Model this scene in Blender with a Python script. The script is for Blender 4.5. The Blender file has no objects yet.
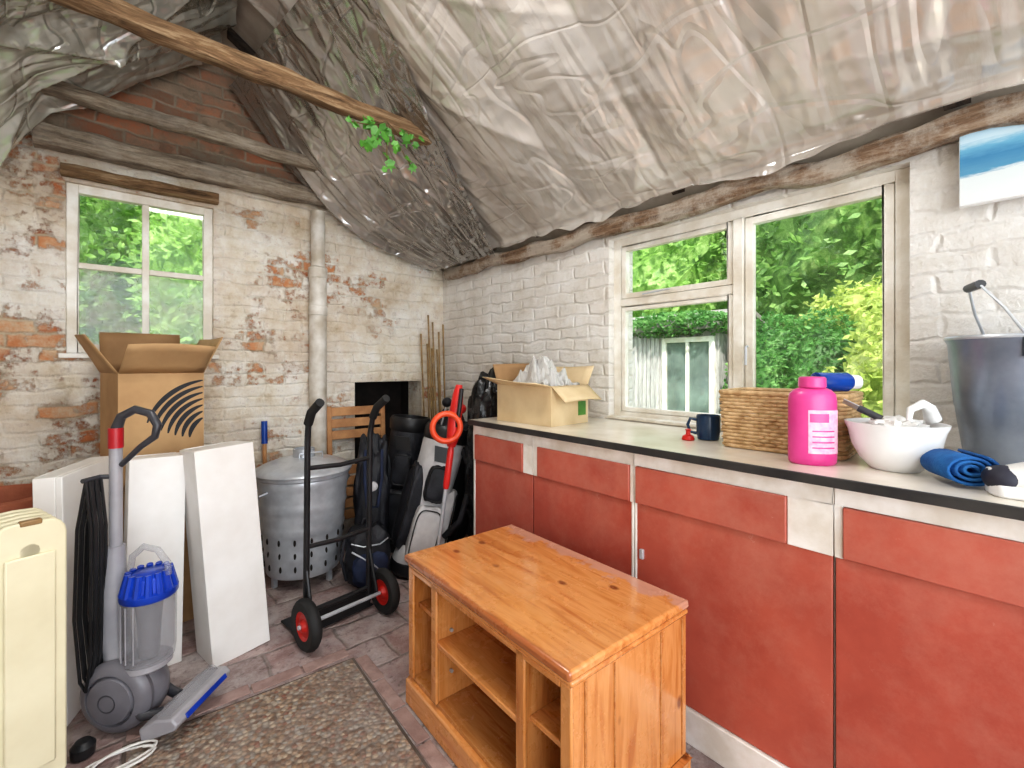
import bpy, bmesh, math, random
from mathutils import Vector, Matrix, noise, geometry
random.seed(7)
R = math.radians
PI = math.pi
S = bpy.context.scene
COL = S.collection
H = 1.25
TH = math.atan(386/455); sn, cs = math.sin(TH), math.cos(TH)

# ------------------------------------------------------------------ materials
def lin(c):
    c = c/255.0
    return c/12.92 if c <= .04045 else ((c+.055)/1.055)**2.4
def C(r, g, b): return (lin(r), lin(g), lin(b), 1)

class NT:
    def __init__(s, name):
        s.m = bpy.data.materials.new(name); s.m.use_nodes = True
        s.t = s.m.node_tree; s.b = s.t.nodes['Principled BSDF']; s.out = s.t.nodes['Material Output']
    def n(s, typ, **kw):
        nd = s.t.nodes.new('ShaderNode'+typ)
        for k, v in kw.items(): setattr(nd, k, v)
        return nd
    def l(s, a, b): s.t.links.new(a, b)
    def coord(s, sc=(1,1,1), loc=(0,0,0), rot=(0,0,0)):
        tc = s.n('TexCoord'); mp = s.n('Mapping'); mp.inputs['Scale'].default_value = sc
        mp.inputs['Location'].default_value = loc; mp.inputs['Rotation'].default_value = rot
        s.l(tc.outputs['Object'], mp.inputs['Vector']); return mp.outputs[0]
    def noise(s, vec, scale=5, detail=5, rough=.55, dist=0):
        nd = s.n('TexNoise'); nd.inputs['Scale'].default_value = scale; nd.inputs['Detail'].default_value = detail
        nd.inputs['Roughness'].default_value = rough; nd.inputs['Distortion'].default_value = dist
        s.l(vec, nd.inputs['Vector']); return nd.outputs['Fac']
    def ramp(s, fac, stops):
        nd = s.n('ValToRGB'); e = nd.color_ramp.elements
        while len(e) < len(stops): e.new(.5)
        for i, (p, c) in enumerate(stops):
            e[i].position = p; e[i].color = c if isinstance(c, tuple) else (c, c, c, 1)
        s.l(fac, nd.inputs['Fac']); return nd.outputs['Color']
    def mix(s, fac, a, b, mode='MIX'):
        nd = s.n('Mix', data_type='RGBA', blend_type=mode)
        for i, x in ((0, fac), (6, a), (7, b)):
            if isinstance(x, (tuple, float, int)): nd.inputs[i].default_value = x
            else: s.l(x, nd.inputs[i])
        return nd.outputs[2]
    def math(s, op, a, b=0.0):
        nd = s.n('Math', operation=op)
        for i, x in enumerate((a, b)):
            if isinstance(x, (float, int)): nd.inputs[i].default_value = x
            else: s.l(x, nd.inputs[i])
        return nd.outputs[0]
    def bump(s, h, strength=.5, dist=.01):
        nd = s.n('Bump'); nd.inputs['Strength'].default_value = strength; nd.inputs['Distance'].default_value = dist
        s.l(h, nd.inputs['Height']); s.l(nd.outputs[0], s.b.inputs['Normal']); return nd.outputs[0]
    def set(s, rough=.5, metal=0, **kw):
        s.b.inputs['Roughness'].default_value = rough; s.b.inputs['Metallic'].default_value = metal
        for k, v in kw.items(): s.b.inputs[k.replace('_', ' ')].default_value = v

def mat(name, c1, c2=None, scale=6, rough=.5, metal=0, bump=0, bscale=60, lo=.35, hi=.65, **kw):
    t = NT(name); v = t.coord()
    if c2 is None: c2 = tuple(min(1, x*.82) for x in c1[:3])+(1,)
    t.l(t.ramp(t.noise(v, scale), [(lo, c1), (hi, c2)]), t.b.inputs['Base Color'])
    t.set(rough, metal, **kw)
    if bump: t.bump(t.noise(v, bscale, 4), bump, .01)
    return t.m

def brick_mat(name, axis, thr, gable=False, gr_=.3, sp_=.3, mort=.5, base=None):
    t = NT(name); tc = t.n('TexCoord')
    nz = t.n('TexNoise'); nz.inputs['Scale'].default_value = 6; nz.inputs['Detail'].default_value = 5
    t.l(tc.outputs['Object'], nz.inputs['Vector'])
    sub = t.n('VectorMath', operation='SUBTRACT'); sub.inputs[1].default_value = (.5,.5,.5); t.l(nz.outputs['Color'], sub.inputs[0])
    sc = t.n('VectorMath', operation='SCALE'); sc.inputs['Scale'].default_value = .065; t.l(sub.outputs[0], sc.inputs[0])
    ad = t.n('VectorMath', operation='ADD'); t.l(tc.outputs['Object'], ad.inputs[0]); t.l(sc.outputs[0], ad.inputs[1])
    sp = t.n('SeparateXYZ'); t.l(ad.outputs[0], sp.inputs[0])
    cb = t.n('CombineXYZ'); t.l(sp.outputs[axis], cb.inputs[0]); t.l(sp.outputs[2], cb.inputs[1])
    bk = t.n('TexBrick'); bk.inputs['Scale'].default_value = 1; bk.inputs['Brick Width'].default_value = .225
    bk.inputs['Row Height'].default_value = .07; bk.inputs['Mortar Size'].default_value = .013; bk.inputs['Mortar Smooth'].default_value = 1
    bk.inputs['Color1'].default_value = (0,0,0,1); bk.inputs['Color2'].default_value = (1,1,1,1); bk.inputs['Mortar'].default_value = (.4,.4,.4,1)
    t.l(cb.outputs[0], bk.inputs['Vector'])
    P = tc.outputs['Object']
    base = base or [(.30, C(202,184,154)), (.42, C(236,226,208)), (.56, C(248,243,233)), (.7, C(253,250,245))]
    paint = t.ramp(t.noise(P, 4.5, 9, .74), base)
    grime = t.ramp(t.noise(P, 1.5, 9, .76), [(.44, 0.0), (.60, 1.0)])
    paint = t.mix(t.math('MULTIPLY', grime, gr_), paint, C(182,144,98))
    spk = t.ramp(t.noise(P, 18, 8, .78), [(.56, 0.0), (.66, 1.0)])
    paint = t.mix(t.math('MULTIPLY', spk, sp_), paint, C(150,112,78))
    red = t.ramp(bk.outputs['Color'], [(.0, C(156,96,66)), (.5, C(196,118,74)), (1, C(214,150,104))])
    red = t.mix(bk.outputs['Fac'], red, C(196,178,152))
    red = t.mix(t.ramp(t.noise(P, 10, 8, .78), [(.42, 0.0), (.62, .8)]), red, C(222,202,172))
    f = t.noise(P, 2.3, 10, .80)
    f2 = t.math('ADD', f, t.math('MULTIPLY', t.math('SUBTRACT', bk.outputs['Color'], .5), .09))
    if gable:
        s0 = t.n('SeparateXYZ'); t.l(P, s0.inputs[0])
        lft = t.math('MINIMUM', t.math('MAXIMUM', t.math('MULTIPLY', t.math('SUBTRACT', -.12, s0.outputs[0]), .35), 0.0), .07)
        f2 = t.math('ADD', f2, lft)
    mask = t.ramp(f2, [(thr, 0.0), (thr+.05, 1.0)])
    col = t.mix(mask, paint, red)
    if gable:
        s2 = t.n('SeparateXYZ'); t.l(P, s2.inputs[0])
        zz = t.math('ADD', s2.outputs[2], t.math('MULTIPLY', t.noise(P, 4, 5), .25))
        gm = t.ramp(t.math('SUBTRACT', zz, 1.95), [(.56, 0.0), (.60, 1.0)])
        gr = t.ramp(bk.outputs['Color'], [(0, C(126,98,80)), (.5, C(182,118,86)), (1, C(166,148,128))])
        gr = t.mix(bk.outputs['Fac'], gr, C(166,152,134))
        gr = t.mix(t.ramp(t.noise(P, 5, 9, .78), [(.42, 0.0), (.60, .9)]), gr, C(140,126,108))
        col = t.mix(gm, col, gr)
    t.l(col, t.b.inputs['Base Color'])
    h = t.math('ADD', t.math('MULTIPLY', t.math('SUBTRACT', 1.0, bk.outputs['Fac']), mort), t.math('MULTIPLY', t.noise(P, 12, 9, .76), 1.5))
    h = t.math('ADD', h, t.math('MULTIPLY', bk.outputs['Color'], .3))
    h = t.math('SUBTRACT', h, t.math('MULTIPLY', mask, .35))
    t.bump(h, .9, .014); t.set(.78)
    return t.m

def pine_mat(name, axis=1, dark=1.0, sheen_wear=False):
    t = NT(name); sc = [9, 9, 9]; sc[axis] = .9
    v = t.coord(tuple(sc)); v0 = t.coord()
    n1 = t.noise(v, 3.2, 5, .6, .8)
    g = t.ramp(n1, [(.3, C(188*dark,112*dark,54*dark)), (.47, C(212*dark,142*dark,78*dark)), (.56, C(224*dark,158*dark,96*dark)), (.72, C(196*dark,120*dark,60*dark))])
    ksc = [7, 7, 7]; ksc[axis] = 4.5
    vo = t.n('TexVoronoi'); vo.inputs['Scale'].default_value = 1.0; t.l(t.coord(tuple(ksc), (.3,.1,.2)), vo.inputs['Vector'])
    k = t.ramp(vo.outputs['Distance'], [(.05, 1.0), (.105, 0.0)])
    g = t.mix(t.math('MULTIPLY', k, .85), g, C(112,50,16))
    if sheen_wear:
        sp = t.n('SeparateXYZ'); t.l(v0, sp.inputs[0])
        e = t.math('ADD', sp.outputs[0], t.math('MULTIPLY', t.math('SUBTRACT', t.noise(v0, 9, 7, .7), .5), .30))
        g = t.mix(t.ramp(e, [(.185, 0.0), (.205, .85), (.30, .85)]), g, C(204,156,136))  # glossy sheen painted as a pale patch along the back edge
        e2 = t.math('ADD', t.math('ABSOLUTE', sp.outputs[0]), t.math('MULTIPLY', t.math('SUBTRACT', t.noise(v0, 14, 7, .7), .5), .03))
        g = t.mix(t.ramp(e2, [(.248, 0.0), (.256, .7)]), g, C(150,74,40))
    t.l(g, t.b.inputs['Base Color']); t.set(.24, Coat_Weight=.6, Coat_Roughness=.12)
    t.l(t.ramp(t.noise(v0, 7, 7, .7), [(.35, .14), (.65, .36)]), t.b.inputs['Roughness'])
    t.bump(n1, .06, .004)
    return t.m

def foliage_mat(name, a, b, c):
    t = NT(name); v = t.coord()
    col = t.ramp(t.noise(v, 2.6, 9, .85), [(.36, a), (.5, b), (.64, c)])
    t.l(col, t.b.inputs['Base Color']); t.set(.5)
    tr = t.n('BsdfTranslucent'); t.l(col, tr.inputs['Color'])
    mx = t.n('MixShader'); mx.inputs[0].default_value = .45
    t.l(t.b.outputs[0], mx.inputs[1]); t.l(tr.outputs[0], mx.inputs[2]); t.l(mx.outputs[0], t.out.inputs[0])
    return t.m

def plastic_mat(name, light, mid, dark, rough=.28, stain=.25, bs=.35, clear=.16, shine=.16):
    t = NT(name); v = t.coord((1,1,1), (0,0,0), (0,0,.5))
    a = t.noise(v, 1.1, 5, .55, .4)
    col = t.ramp(a, [(.33, dark), (.48, mid), (.62, light)])
    st = t.ramp(t.noise(t.coord((.7,3.5,.7)), 1.5, 8, .75), [(.54, 0.0), (.70, 1.0)])
    col = t.mix(t.math('MULTIPLY', st, stain), col, C(134,110,86))
    t.l(col, t.b.inputs['Base Color']); t.set(rough, Coat_Weight=1.0, Coat_Roughness=.06)
    n1 = t.noise(t.coord((.9,5,.9), (0,0,0), (0,.6,.25)), 1.5, 2, .5, .4)
    n2 = t.noise(t.coord((4,1.1,4), (3,1,0), (0,.6,-.55)), 1.3, 2, .5, .4)
    n4 = t.math('MINIMUM', t.math('ABSOLUTE', t.math('SUBTRACT', t.noise(t.coord((.9,3,.9), (2,1,0), (0,.6,.5)), 1.6, 1, .5, .5), .5)), .04)
    n5 = t.math('MINIMUM', t.math('ABSOLUTE', t.math('SUBTRACT', t.noise(t.coord((3.2,1.2,3.2), (5,2,1), (0,.6,-.3)), 1.5, 1, .5, .7), .5)), .035)
    nrm = t.bump(t.math('ADD', t.math('ADD', n1, t.math('MULTIPLY', n2, .8)), t.math('MULTIPLY', t.math('ADD', n4, n5), 2.4)), bs, .12)
    tr = t.n('BsdfTransparent'); tr.inputs[0].default_value = (.95,.93,.9,1)
    mx = t.n('MixShader'); mx.inputs[0].default_value = 1-clear
    t.l(tr.outputs[0], mx.inputs[1]); t.l(t.b.outputs[0], mx.inputs[2])
    gl = t.n('BsdfGlossy'); gl.inputs['Roughness'].default_value = .13; t.l(nrm, gl.inputs['Normal'])
    m2 = t.n('MixShader'); m2.inputs[0].default_value = shine
    t.l(mx.outputs[0], m2.inputs[1]); t.l(gl.outputs[0], m2.inputs[2]); t.l(m2.outputs[0], t.out.inputs[0])
    return t.m

def glass_mat(name, dirt=.05, tint=(1,1,1,1)):
    t = NT(name)
    tr = t.n('BsdfTransparent'); tr.inputs[0].default_value = tint
    gl = t.n('BsdfGlossy'); gl.inputs['Roughness'].default_value = .03
    df = t.n('BsdfDiffuse'); df.inputs[0].default_value = C(205,205,190)
    m1 = t.n('MixShader'); m1.inputs[0].default_value = .03
    t.l(tr.outputs[0], m1.inputs[1]); t.l(gl.outputs[0], m1.inputs[2])
    m2 = t.n('MixShader'); d = t.math('MULTIPLY', t.ramp(t.noise(t.coord(), 6, 7, .7), [(.4, 0.0), (.7, 1.0)]), dirt)
    t.l(d, m2.inputs[0]); t.l(m1.outputs[0], m2.inputs[1]); t.l(df.outputs[0], m2.inputs[2]); t.l(m2.outputs[0], t.out.inputs[0])
    return t.m

def clear_mat(name, col, opaque=.35):
    t = NT(name); tr = t.n('BsdfTransparent'); tr.inputs[0].default_value = (.93,.93,.94,1)
    t.b.inputs['Base Color'].default_value = col; t.set(.12)
    m1 = t.n('MixShader'); m1.inputs[0].default_value = opaque
    t.l(tr.outputs[0], m1.inputs[1]); t.l(t.b.outputs[0], m1.inputs[2]); t.l(m1.outputs[0], t.out.inputs[0]); return t.m

def red_mat(name, c1, c2, sc):
    t = NT(name); v = t.coord()
    c = t.ramp(t.noise(v, sc, 6, .6), [(.35, c1), (.65, c2)])
    c = t.mix(t.ramp(t.noise(v, 2.2, 9, .80), [(.44, 0.0), (.66, .28)]), c, C(206,156,138))
    c = t.mix(t.ramp(t.noise(v, 34, 6, .75), [(.66, 0.0), (.72, .22)]), c, C(222,192,178))
    c = t.mix(t.ramp(t.noise(t.coord((1,1,2.5)), 5, 9, .78), [(.60, 0.0), (.72, .2)]), c, C(132,66,52))
    t.l(c, t.b.inputs['Base Color']); t.set(.42)
    t.bump(t.noise(v, 24, 5, .6), .08, .01); return t.m

def floor_mat():
    t = NT('floor_stone'); tc = t.n('TexCoord'); P = tc.outputs['Object']
    nz = t.n('TexNoise'); nz.inputs['Scale'].default_value = 5; nz.inputs['Detail'].default_value = 4; t.l(P, nz.inputs['Vector'])
    sub = t.n('VectorMath', operation='SUBTRACT'); sub.inputs[1].default_value = (.5,.5,.5); t.l(nz.outputs['Color'], sub.inputs[0])
    sc = t.n('VectorMath', operation='SCALE'); sc.inputs['Scale'].default_value = .06; t.l(sub.outputs[0], sc.inputs[0])
    ad = t.n('VectorMath', operation='ADD'); t.l(P, ad.inputs[0]); t.l(sc.outputs[0], ad.inputs[1])
    bk = t.n('TexBrick'); bk.inputs['Scale'].default_value = 1; bk.inputs['Brick Width'].default_value = .30
    bk.inputs['Row Height'].default_value = .2; bk.inputs['Mortar Size'].default_value = .011; bk.inputs['Mortar Smooth'].default_value = .9
    bk.inputs['Color1'].default_value = (0,0,0,1); bk.inputs['Color2'].default_value = (1,1,1,1)
    t.l(ad.outputs[0], bk.inputs['Vector'])
    a = t.ramp(t.noise(P, 5, 9, .80), [(.3, C(108,90,86)), (.46, C(160,142,138)), (.58, C(192,180,176)), (.72, C(218,212,210))])
    a = t.mix(t.math('MULTIPLY', bk.outputs['Color'], .30), a, C(180,120,112))
    a = t.mix(t.math('MULTIPLY', t.ramp(t.noise(P, 2.2, 8, .75), [(.48, 0.0), (.62, 1.0)]), .5), a, C(200,198,200))
    a = t.mix(t.math('MULTIPLY', bk.outputs['Fac'], .6), a, C(146,132,124))
    a = t.mix(t.ramp(t.noise(P, 30, 5, .7), [(.55, 0.0), (.67, .65)]), a, C(92,78,74))
    t.l(a, t.b.inputs['Base Color']); t.set(.55)
    t.bump(t.math('ADD', t.math('MULTIPLY', bk.outputs['Fac'], -.7), t.noise(P, 16, 8, .78)), .8, .014)
    return t.m

def pebble_mat():
    t = NT('pebble_slab'); P = t.coord()
    vo = t.n('TexVoronoi'); vo.inputs['Scale'].default_value = 64; t.l(P, vo.inputs['Vector'])
    sp = t.n('SeparateColor'); t.l(vo.outputs['Color'], sp.inputs[0])
    c = t.ramp(sp.outputs[0], [(.1, C(126,98,78)), (.4, C(170,142,116)), (.6, C(160,154,146)), (.8, C(196,176,152)), (.95, C(140,96,76))])
    c = t.mix(t.ramp(vo.outputs['Distance'], [(.35, 0.0), (.7, .75)]), c, C(116,104,94))
    c = t.mix(t.ramp(t.noise(P, 2.0, 9, .80), [(.42, 0.0), (.68, .5)]), c, C(180,172,168))
    c = t.mix(t.ramp(t.noise(P, 6.0, 6, .7), [(.50, 0.0), (.72, .5)]), c, C(112,88,72))
    t.l(c, t.b.inputs['Base Color']); t.set(.5)
    t.bump(t.math('ADD', t.math('MULTIPLY', vo.outputs['Distance'], -1.0), t.noise(P, 9, 6, .7)), .5, .012)
    return t.m

def timber_mat(name, c1, c2, c3, axis=0, plaster=0):
    t = NT(name); sc = [10,10,10]; sc[axis] = 1.0
    a = t.noise(t.coord(tuple(sc)), 3, 8, .76, .5)
    c = t.ramp(a, [(.34, c1), (.5, c2), (.66, c3)])
    if plaster: c = t.mix(t.ramp(t.noise(t.coord(), 4.5, 9, .78), [(.44, 0.0), (.58, plaster)]), c, C(214,204,190))
    t.l(c, t.b.inputs['Base Color']); t.set(.85); t.bump(a, 1, .03)
    return t.m

M = {}
M['wall_back'] = brick_mat('painted_brick_back', 0, .565, True, .42, .42, .42)
M['wall_right'] = brick_mat('painted_brick_right', 1, .70, False, .12, .16, .48, [(.30, C(212,204,190)), (.42, C(234,229,221)), (.56, C(246,243,238)), (.7, C(251,250,248))])
M['wall_left'] = brick_mat('painted_brick_left', 1, .6)
M['floor'] = floor_mat(); M['pebble'] = pebble_mat()
M['edging'] = mat('dusty_edging_brick', C(180,154,146), C(148,122,116), 9, .8, 0, .6, 40)
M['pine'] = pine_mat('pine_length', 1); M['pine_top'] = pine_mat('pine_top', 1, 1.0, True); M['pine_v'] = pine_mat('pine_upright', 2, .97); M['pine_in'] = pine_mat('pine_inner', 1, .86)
M['beam'] = timber_mat('old_beam', C(70,52,36), C(142,110,78), C(198,170,134), 0)
M['beam_y'] = timber_mat('wall_plate_wood', C(92,72,56), C(150,120,94), C(202,182,160), 1, .75)
M['beam_grey'] = timber_mat('grey_beam', C(88,76,64), C(144,128,110), C(188,174,154), 0, .25)
M['rafter'] = timber_mat('rafter_wood', C(40,32,26), C(66,54,44), C(96,80,66), 0)
M['roofboard'] = mat('roofing_felt', C(190,180,166), C(150,138,124), 4, .9)
M['sheet'] = plastic_mat('polythene_cream', C(246,241,234), C(230,222,212), C(198,187,176), .24, .32, .34, .24, .20)
M['sheet_grey'] = plastic_mat('polythene_grey', C(184,176,166), C(142,135,126), C(96,90,83), .2, .3, .5, .12, .28)
M['sheet_silver'] = plastic_mat('polythene_silver', C(226,225,218), C(190,188,178), C(136,133,122), .2, .2, .6, .15, .30)
M['white_paint'] = mat('white_gloss_paint', C(244,242,238), C(220,213,202), 9, .4, 0, .1)
M['frame_paint'] = mat('weathered_white_paint', C(246,244,237), C(217,208,192), 7, .5, 0, .25)
M['board'] = mat('white_melamine', C(241,239,236), C(229,225,220), 4, .35)
M['red'] = red_mat('faded_red_paint', C(188,96,78), C(170,80,65), 3.2)
M['red2'] = red_mat('scuffed_red_paint', C(184,90,73), C(164,74,60), 3.6)
M['worktop'] = mat('pale_laminate', C(240,234,222), C(214,203,186), 3.5, .22)
M['black_edge'] = mat('black_laminate', C(40,40,42), C(62,60,58), 9, .4)
M['black'] = mat('black_plastic', C(26,26,28), C(40,40,42), 8, .4)
M['black_cloth'] = mat('black_cloth', C(20,21,26), C(42,43,50), 12, .55, 0, .3, 120)
M['bin_bag'] = mat('bin_bag', C(16,16,18), C(34,34,36), 8, .18, 0, .8, 22)
M['grey_cloth'] = mat('grey_cloth', C(214,212,212), C(188,186,188), 9, .6, 0, .1, 120)
M['navy'] = mat('navy_cloth', C(40,52,84), C(28,36,58), 9, .7)
M['dark_hole'] = mat('hole_shade', C(26,22,20), C(44,36,32), 9, .9)  # near-black shade painted into the wall recess and the vent holes
M['groove'] = mat('dirt_filled_joint', C(112,100,92), C(90,78,70), 9, .95)
M['card'] = mat('cardboard', C(198,162,118), C(180,144,102), 5, .75, 0, .05)
M['card_in'] = mat('cardboard_inside', C(172,136,96), C(150,116,80), 5, .8)
M['card_pale'] = mat('pale_cardboard', C(226,204,166), C(208,182,142), 5, .75)
M['print'] = mat('black_print', C(30,32,38), C(40,42,46), 8, .6)
M['galv'] = mat('galvanised_steel', C(206,210,215), C(182,186,192), 12, .32, .35, .05, 20)
M['galv_dark'] = mat('dull_zinc', C(150,158,172), C(112,120,134), 5, .3, .5, .1, 20)
M['pipe'] = mat('painted_flue', C(230,226,218), C(188,177,160), 8, .6, .1, .2)
M['tyre'] = mat('rubber', C(26,26,26), C(40,40,40), 9, .7)
M['wheel_red'] = mat('red_hub', C(206,44,34), C(176,34,28), 8, .4)
M['hoover_grey'] = mat('grey_plastic', C(124,122,128), C(104,102,108), 6, .35)
M['hoover_light'] = mat('light_grey_plastic', C(176,174,178), C(154,152,158), 6, .3)
M['hoover_dark'] = mat('dark_grey_plastic', C(70,70,76), C(56,56,60), 6, .35)
M['hoover_blue'] = mat('blue_plastic', C(24,72,190), C(16,54,152), 8, .3)
M['hoover_red'] = mat('red_plastic', C(196,38,50), C(170,30,40), 8, .35)
M['cream'] = mat('cream_enamel', C(232,225,196), C(218,209,178), 4, .35)
M['brown_knob'] = mat('brown_plastic', C(160,128,84), C(130,100,62), 5, .4)
M['terracotta'] = mat('terracotta', C(170,104,76), C(140,78,56), 5, .8, 0, .2)
M['orange'] = mat('orange_plastic', C(236,92,50), C(214,70,38), 7, .35)
M['trim_red'] = mat('trimmer_red', C(214,44,38), C(186,32,30), 7, .35)
M['bamboo'] = mat('bamboo', C(176,146,100), C(132,104,66), 20, .6)
M['slat'] = mat('slat_wood', C(200,150,102), C(166,116,74), 9, .6)
M['pink'] = mat('magenta_plastic', C(222,78,150), C(206,58,134), 6, .3)
M['pink_label'] = mat('pale_pink_label', C(240,204,220), C(228,160,192), 60, .4)
M['mug'] = mat('navy_glaze', C(34,62,92), C(26,46,72), 5, .2)
M['bowl'] = mat('white_plastic', C(243,243,243), C(233,233,232), 5, .3)
M['cloth_white'] = mat('white_cloth', C(236,234,230), C(208,206,204), 12, .8, 0, .3, 60)
M['blue_towel'] = mat('blue_towel', C(44,112,178), C(28,86,150), 20, .9, 0, .5, 200)
M['shoe_white'] = mat('shoe_white', C(236,234,230), C(218,214,210), 6, .5)
M['shoe_navy'] = mat('shoe_navy', C(52,52,66), C(38,38,50), 6, .6)
M['wicker'] = mat('wicker', C(218,186,142), C(176,140,96), 30, .6)
M['spray_blue'] = mat('spray_blue', C(26,76,168), C(20,60,138), 6, .25)
M['wire_white'] = mat('white_flex', C(236,234,230), C(214,212,208), 6, .4)
M['leaf_in'] = mat('ivy_leaf', C(88,148,50), C(54,104,34), 9, .5)
M['stem'] = mat('stem', C(104,84,54), C(80,62,40), 9, .8)
M['fol_dark'] = foliage_mat('foliage_dark', C(66,104,50), C(122,164,84), C(182,212,132))
M['fol_mid'] = foliage_mat('foliage_mid', C(84,128,56), C(144,188,92), C(198,226,146))
M['fol_yel'] = foliage_mat('foliage_yellow', C(124,152,64), C(188,204,110), C(230,236,158))
M['fol_ivy'] = foliage_mat('foliage_ivy', C(50,96,42), C(92,148,74), C(150,196,118))
M['grass'] = mat('grass', C(96,128,60), C(70,100,42), 4, .9)
M['slate'] = mat('slate_roof', C(150,146,140), C(116,112,108), 8, .8)
M['shed_board'] = timber_mat('shed_boards', C(140,138,136), C(190,188,186), C(218,216,212), 2)
M['glass'] = glass_mat('window_glass', .02); M['glass_dirty'] = glass_mat('dusty_window_glass', .45)
M['dark_glass'] = mat('dark_glass', C(130,148,140), C(86,98,94), 3, .1)
M['clear'] = clear_mat('clear_plastic', C(190,190,194), .24)
M['film'] = clear_mat('crumpled_film', C(232,230,226), .5)
t = NT('trainer_fabric'); v = t.coord(); sp = t.n('SeparateXYZ'); t.l(v, sp.inputs[0])
e = t.math('ADD', sp.outputs[0], t.math('MULTIPLY', sp.outputs[2], -.6))
t.l(t.ramp(t.math('ADD', e, .5), [(.395, C(44,44,58)), (.40, C(236,234,230))]), t.b.inputs['Base Color']); t.set(.55); M['trainer'] = t.m
t = NT('seascape_print'); P = t.coord(); sp = t.n('SeparateXYZ'); t.l(P, sp.inputs[0])
zz = t.math('ADD', sp.outputs[2], t.math('MULTIPLY', t.math('SUBTRACT', t.noise(t.coord((1,4,22)), 2.5, 7, .7), .5), .05))
t.l(t.ramp(t.math('MULTIPLY', zz, 3.6), [(.0, C(226,228,228)), (.31, C(214,222,222)), (.35, C(90,150,182)), (.50, C(62,130,172)), (.62, C(110,172,200)), (.68, C(190,212,222)), (.95, C(130,182,212))]), t.b.inputs['Base Color']); t.set(.5)
M['sea'] = t.m

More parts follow.
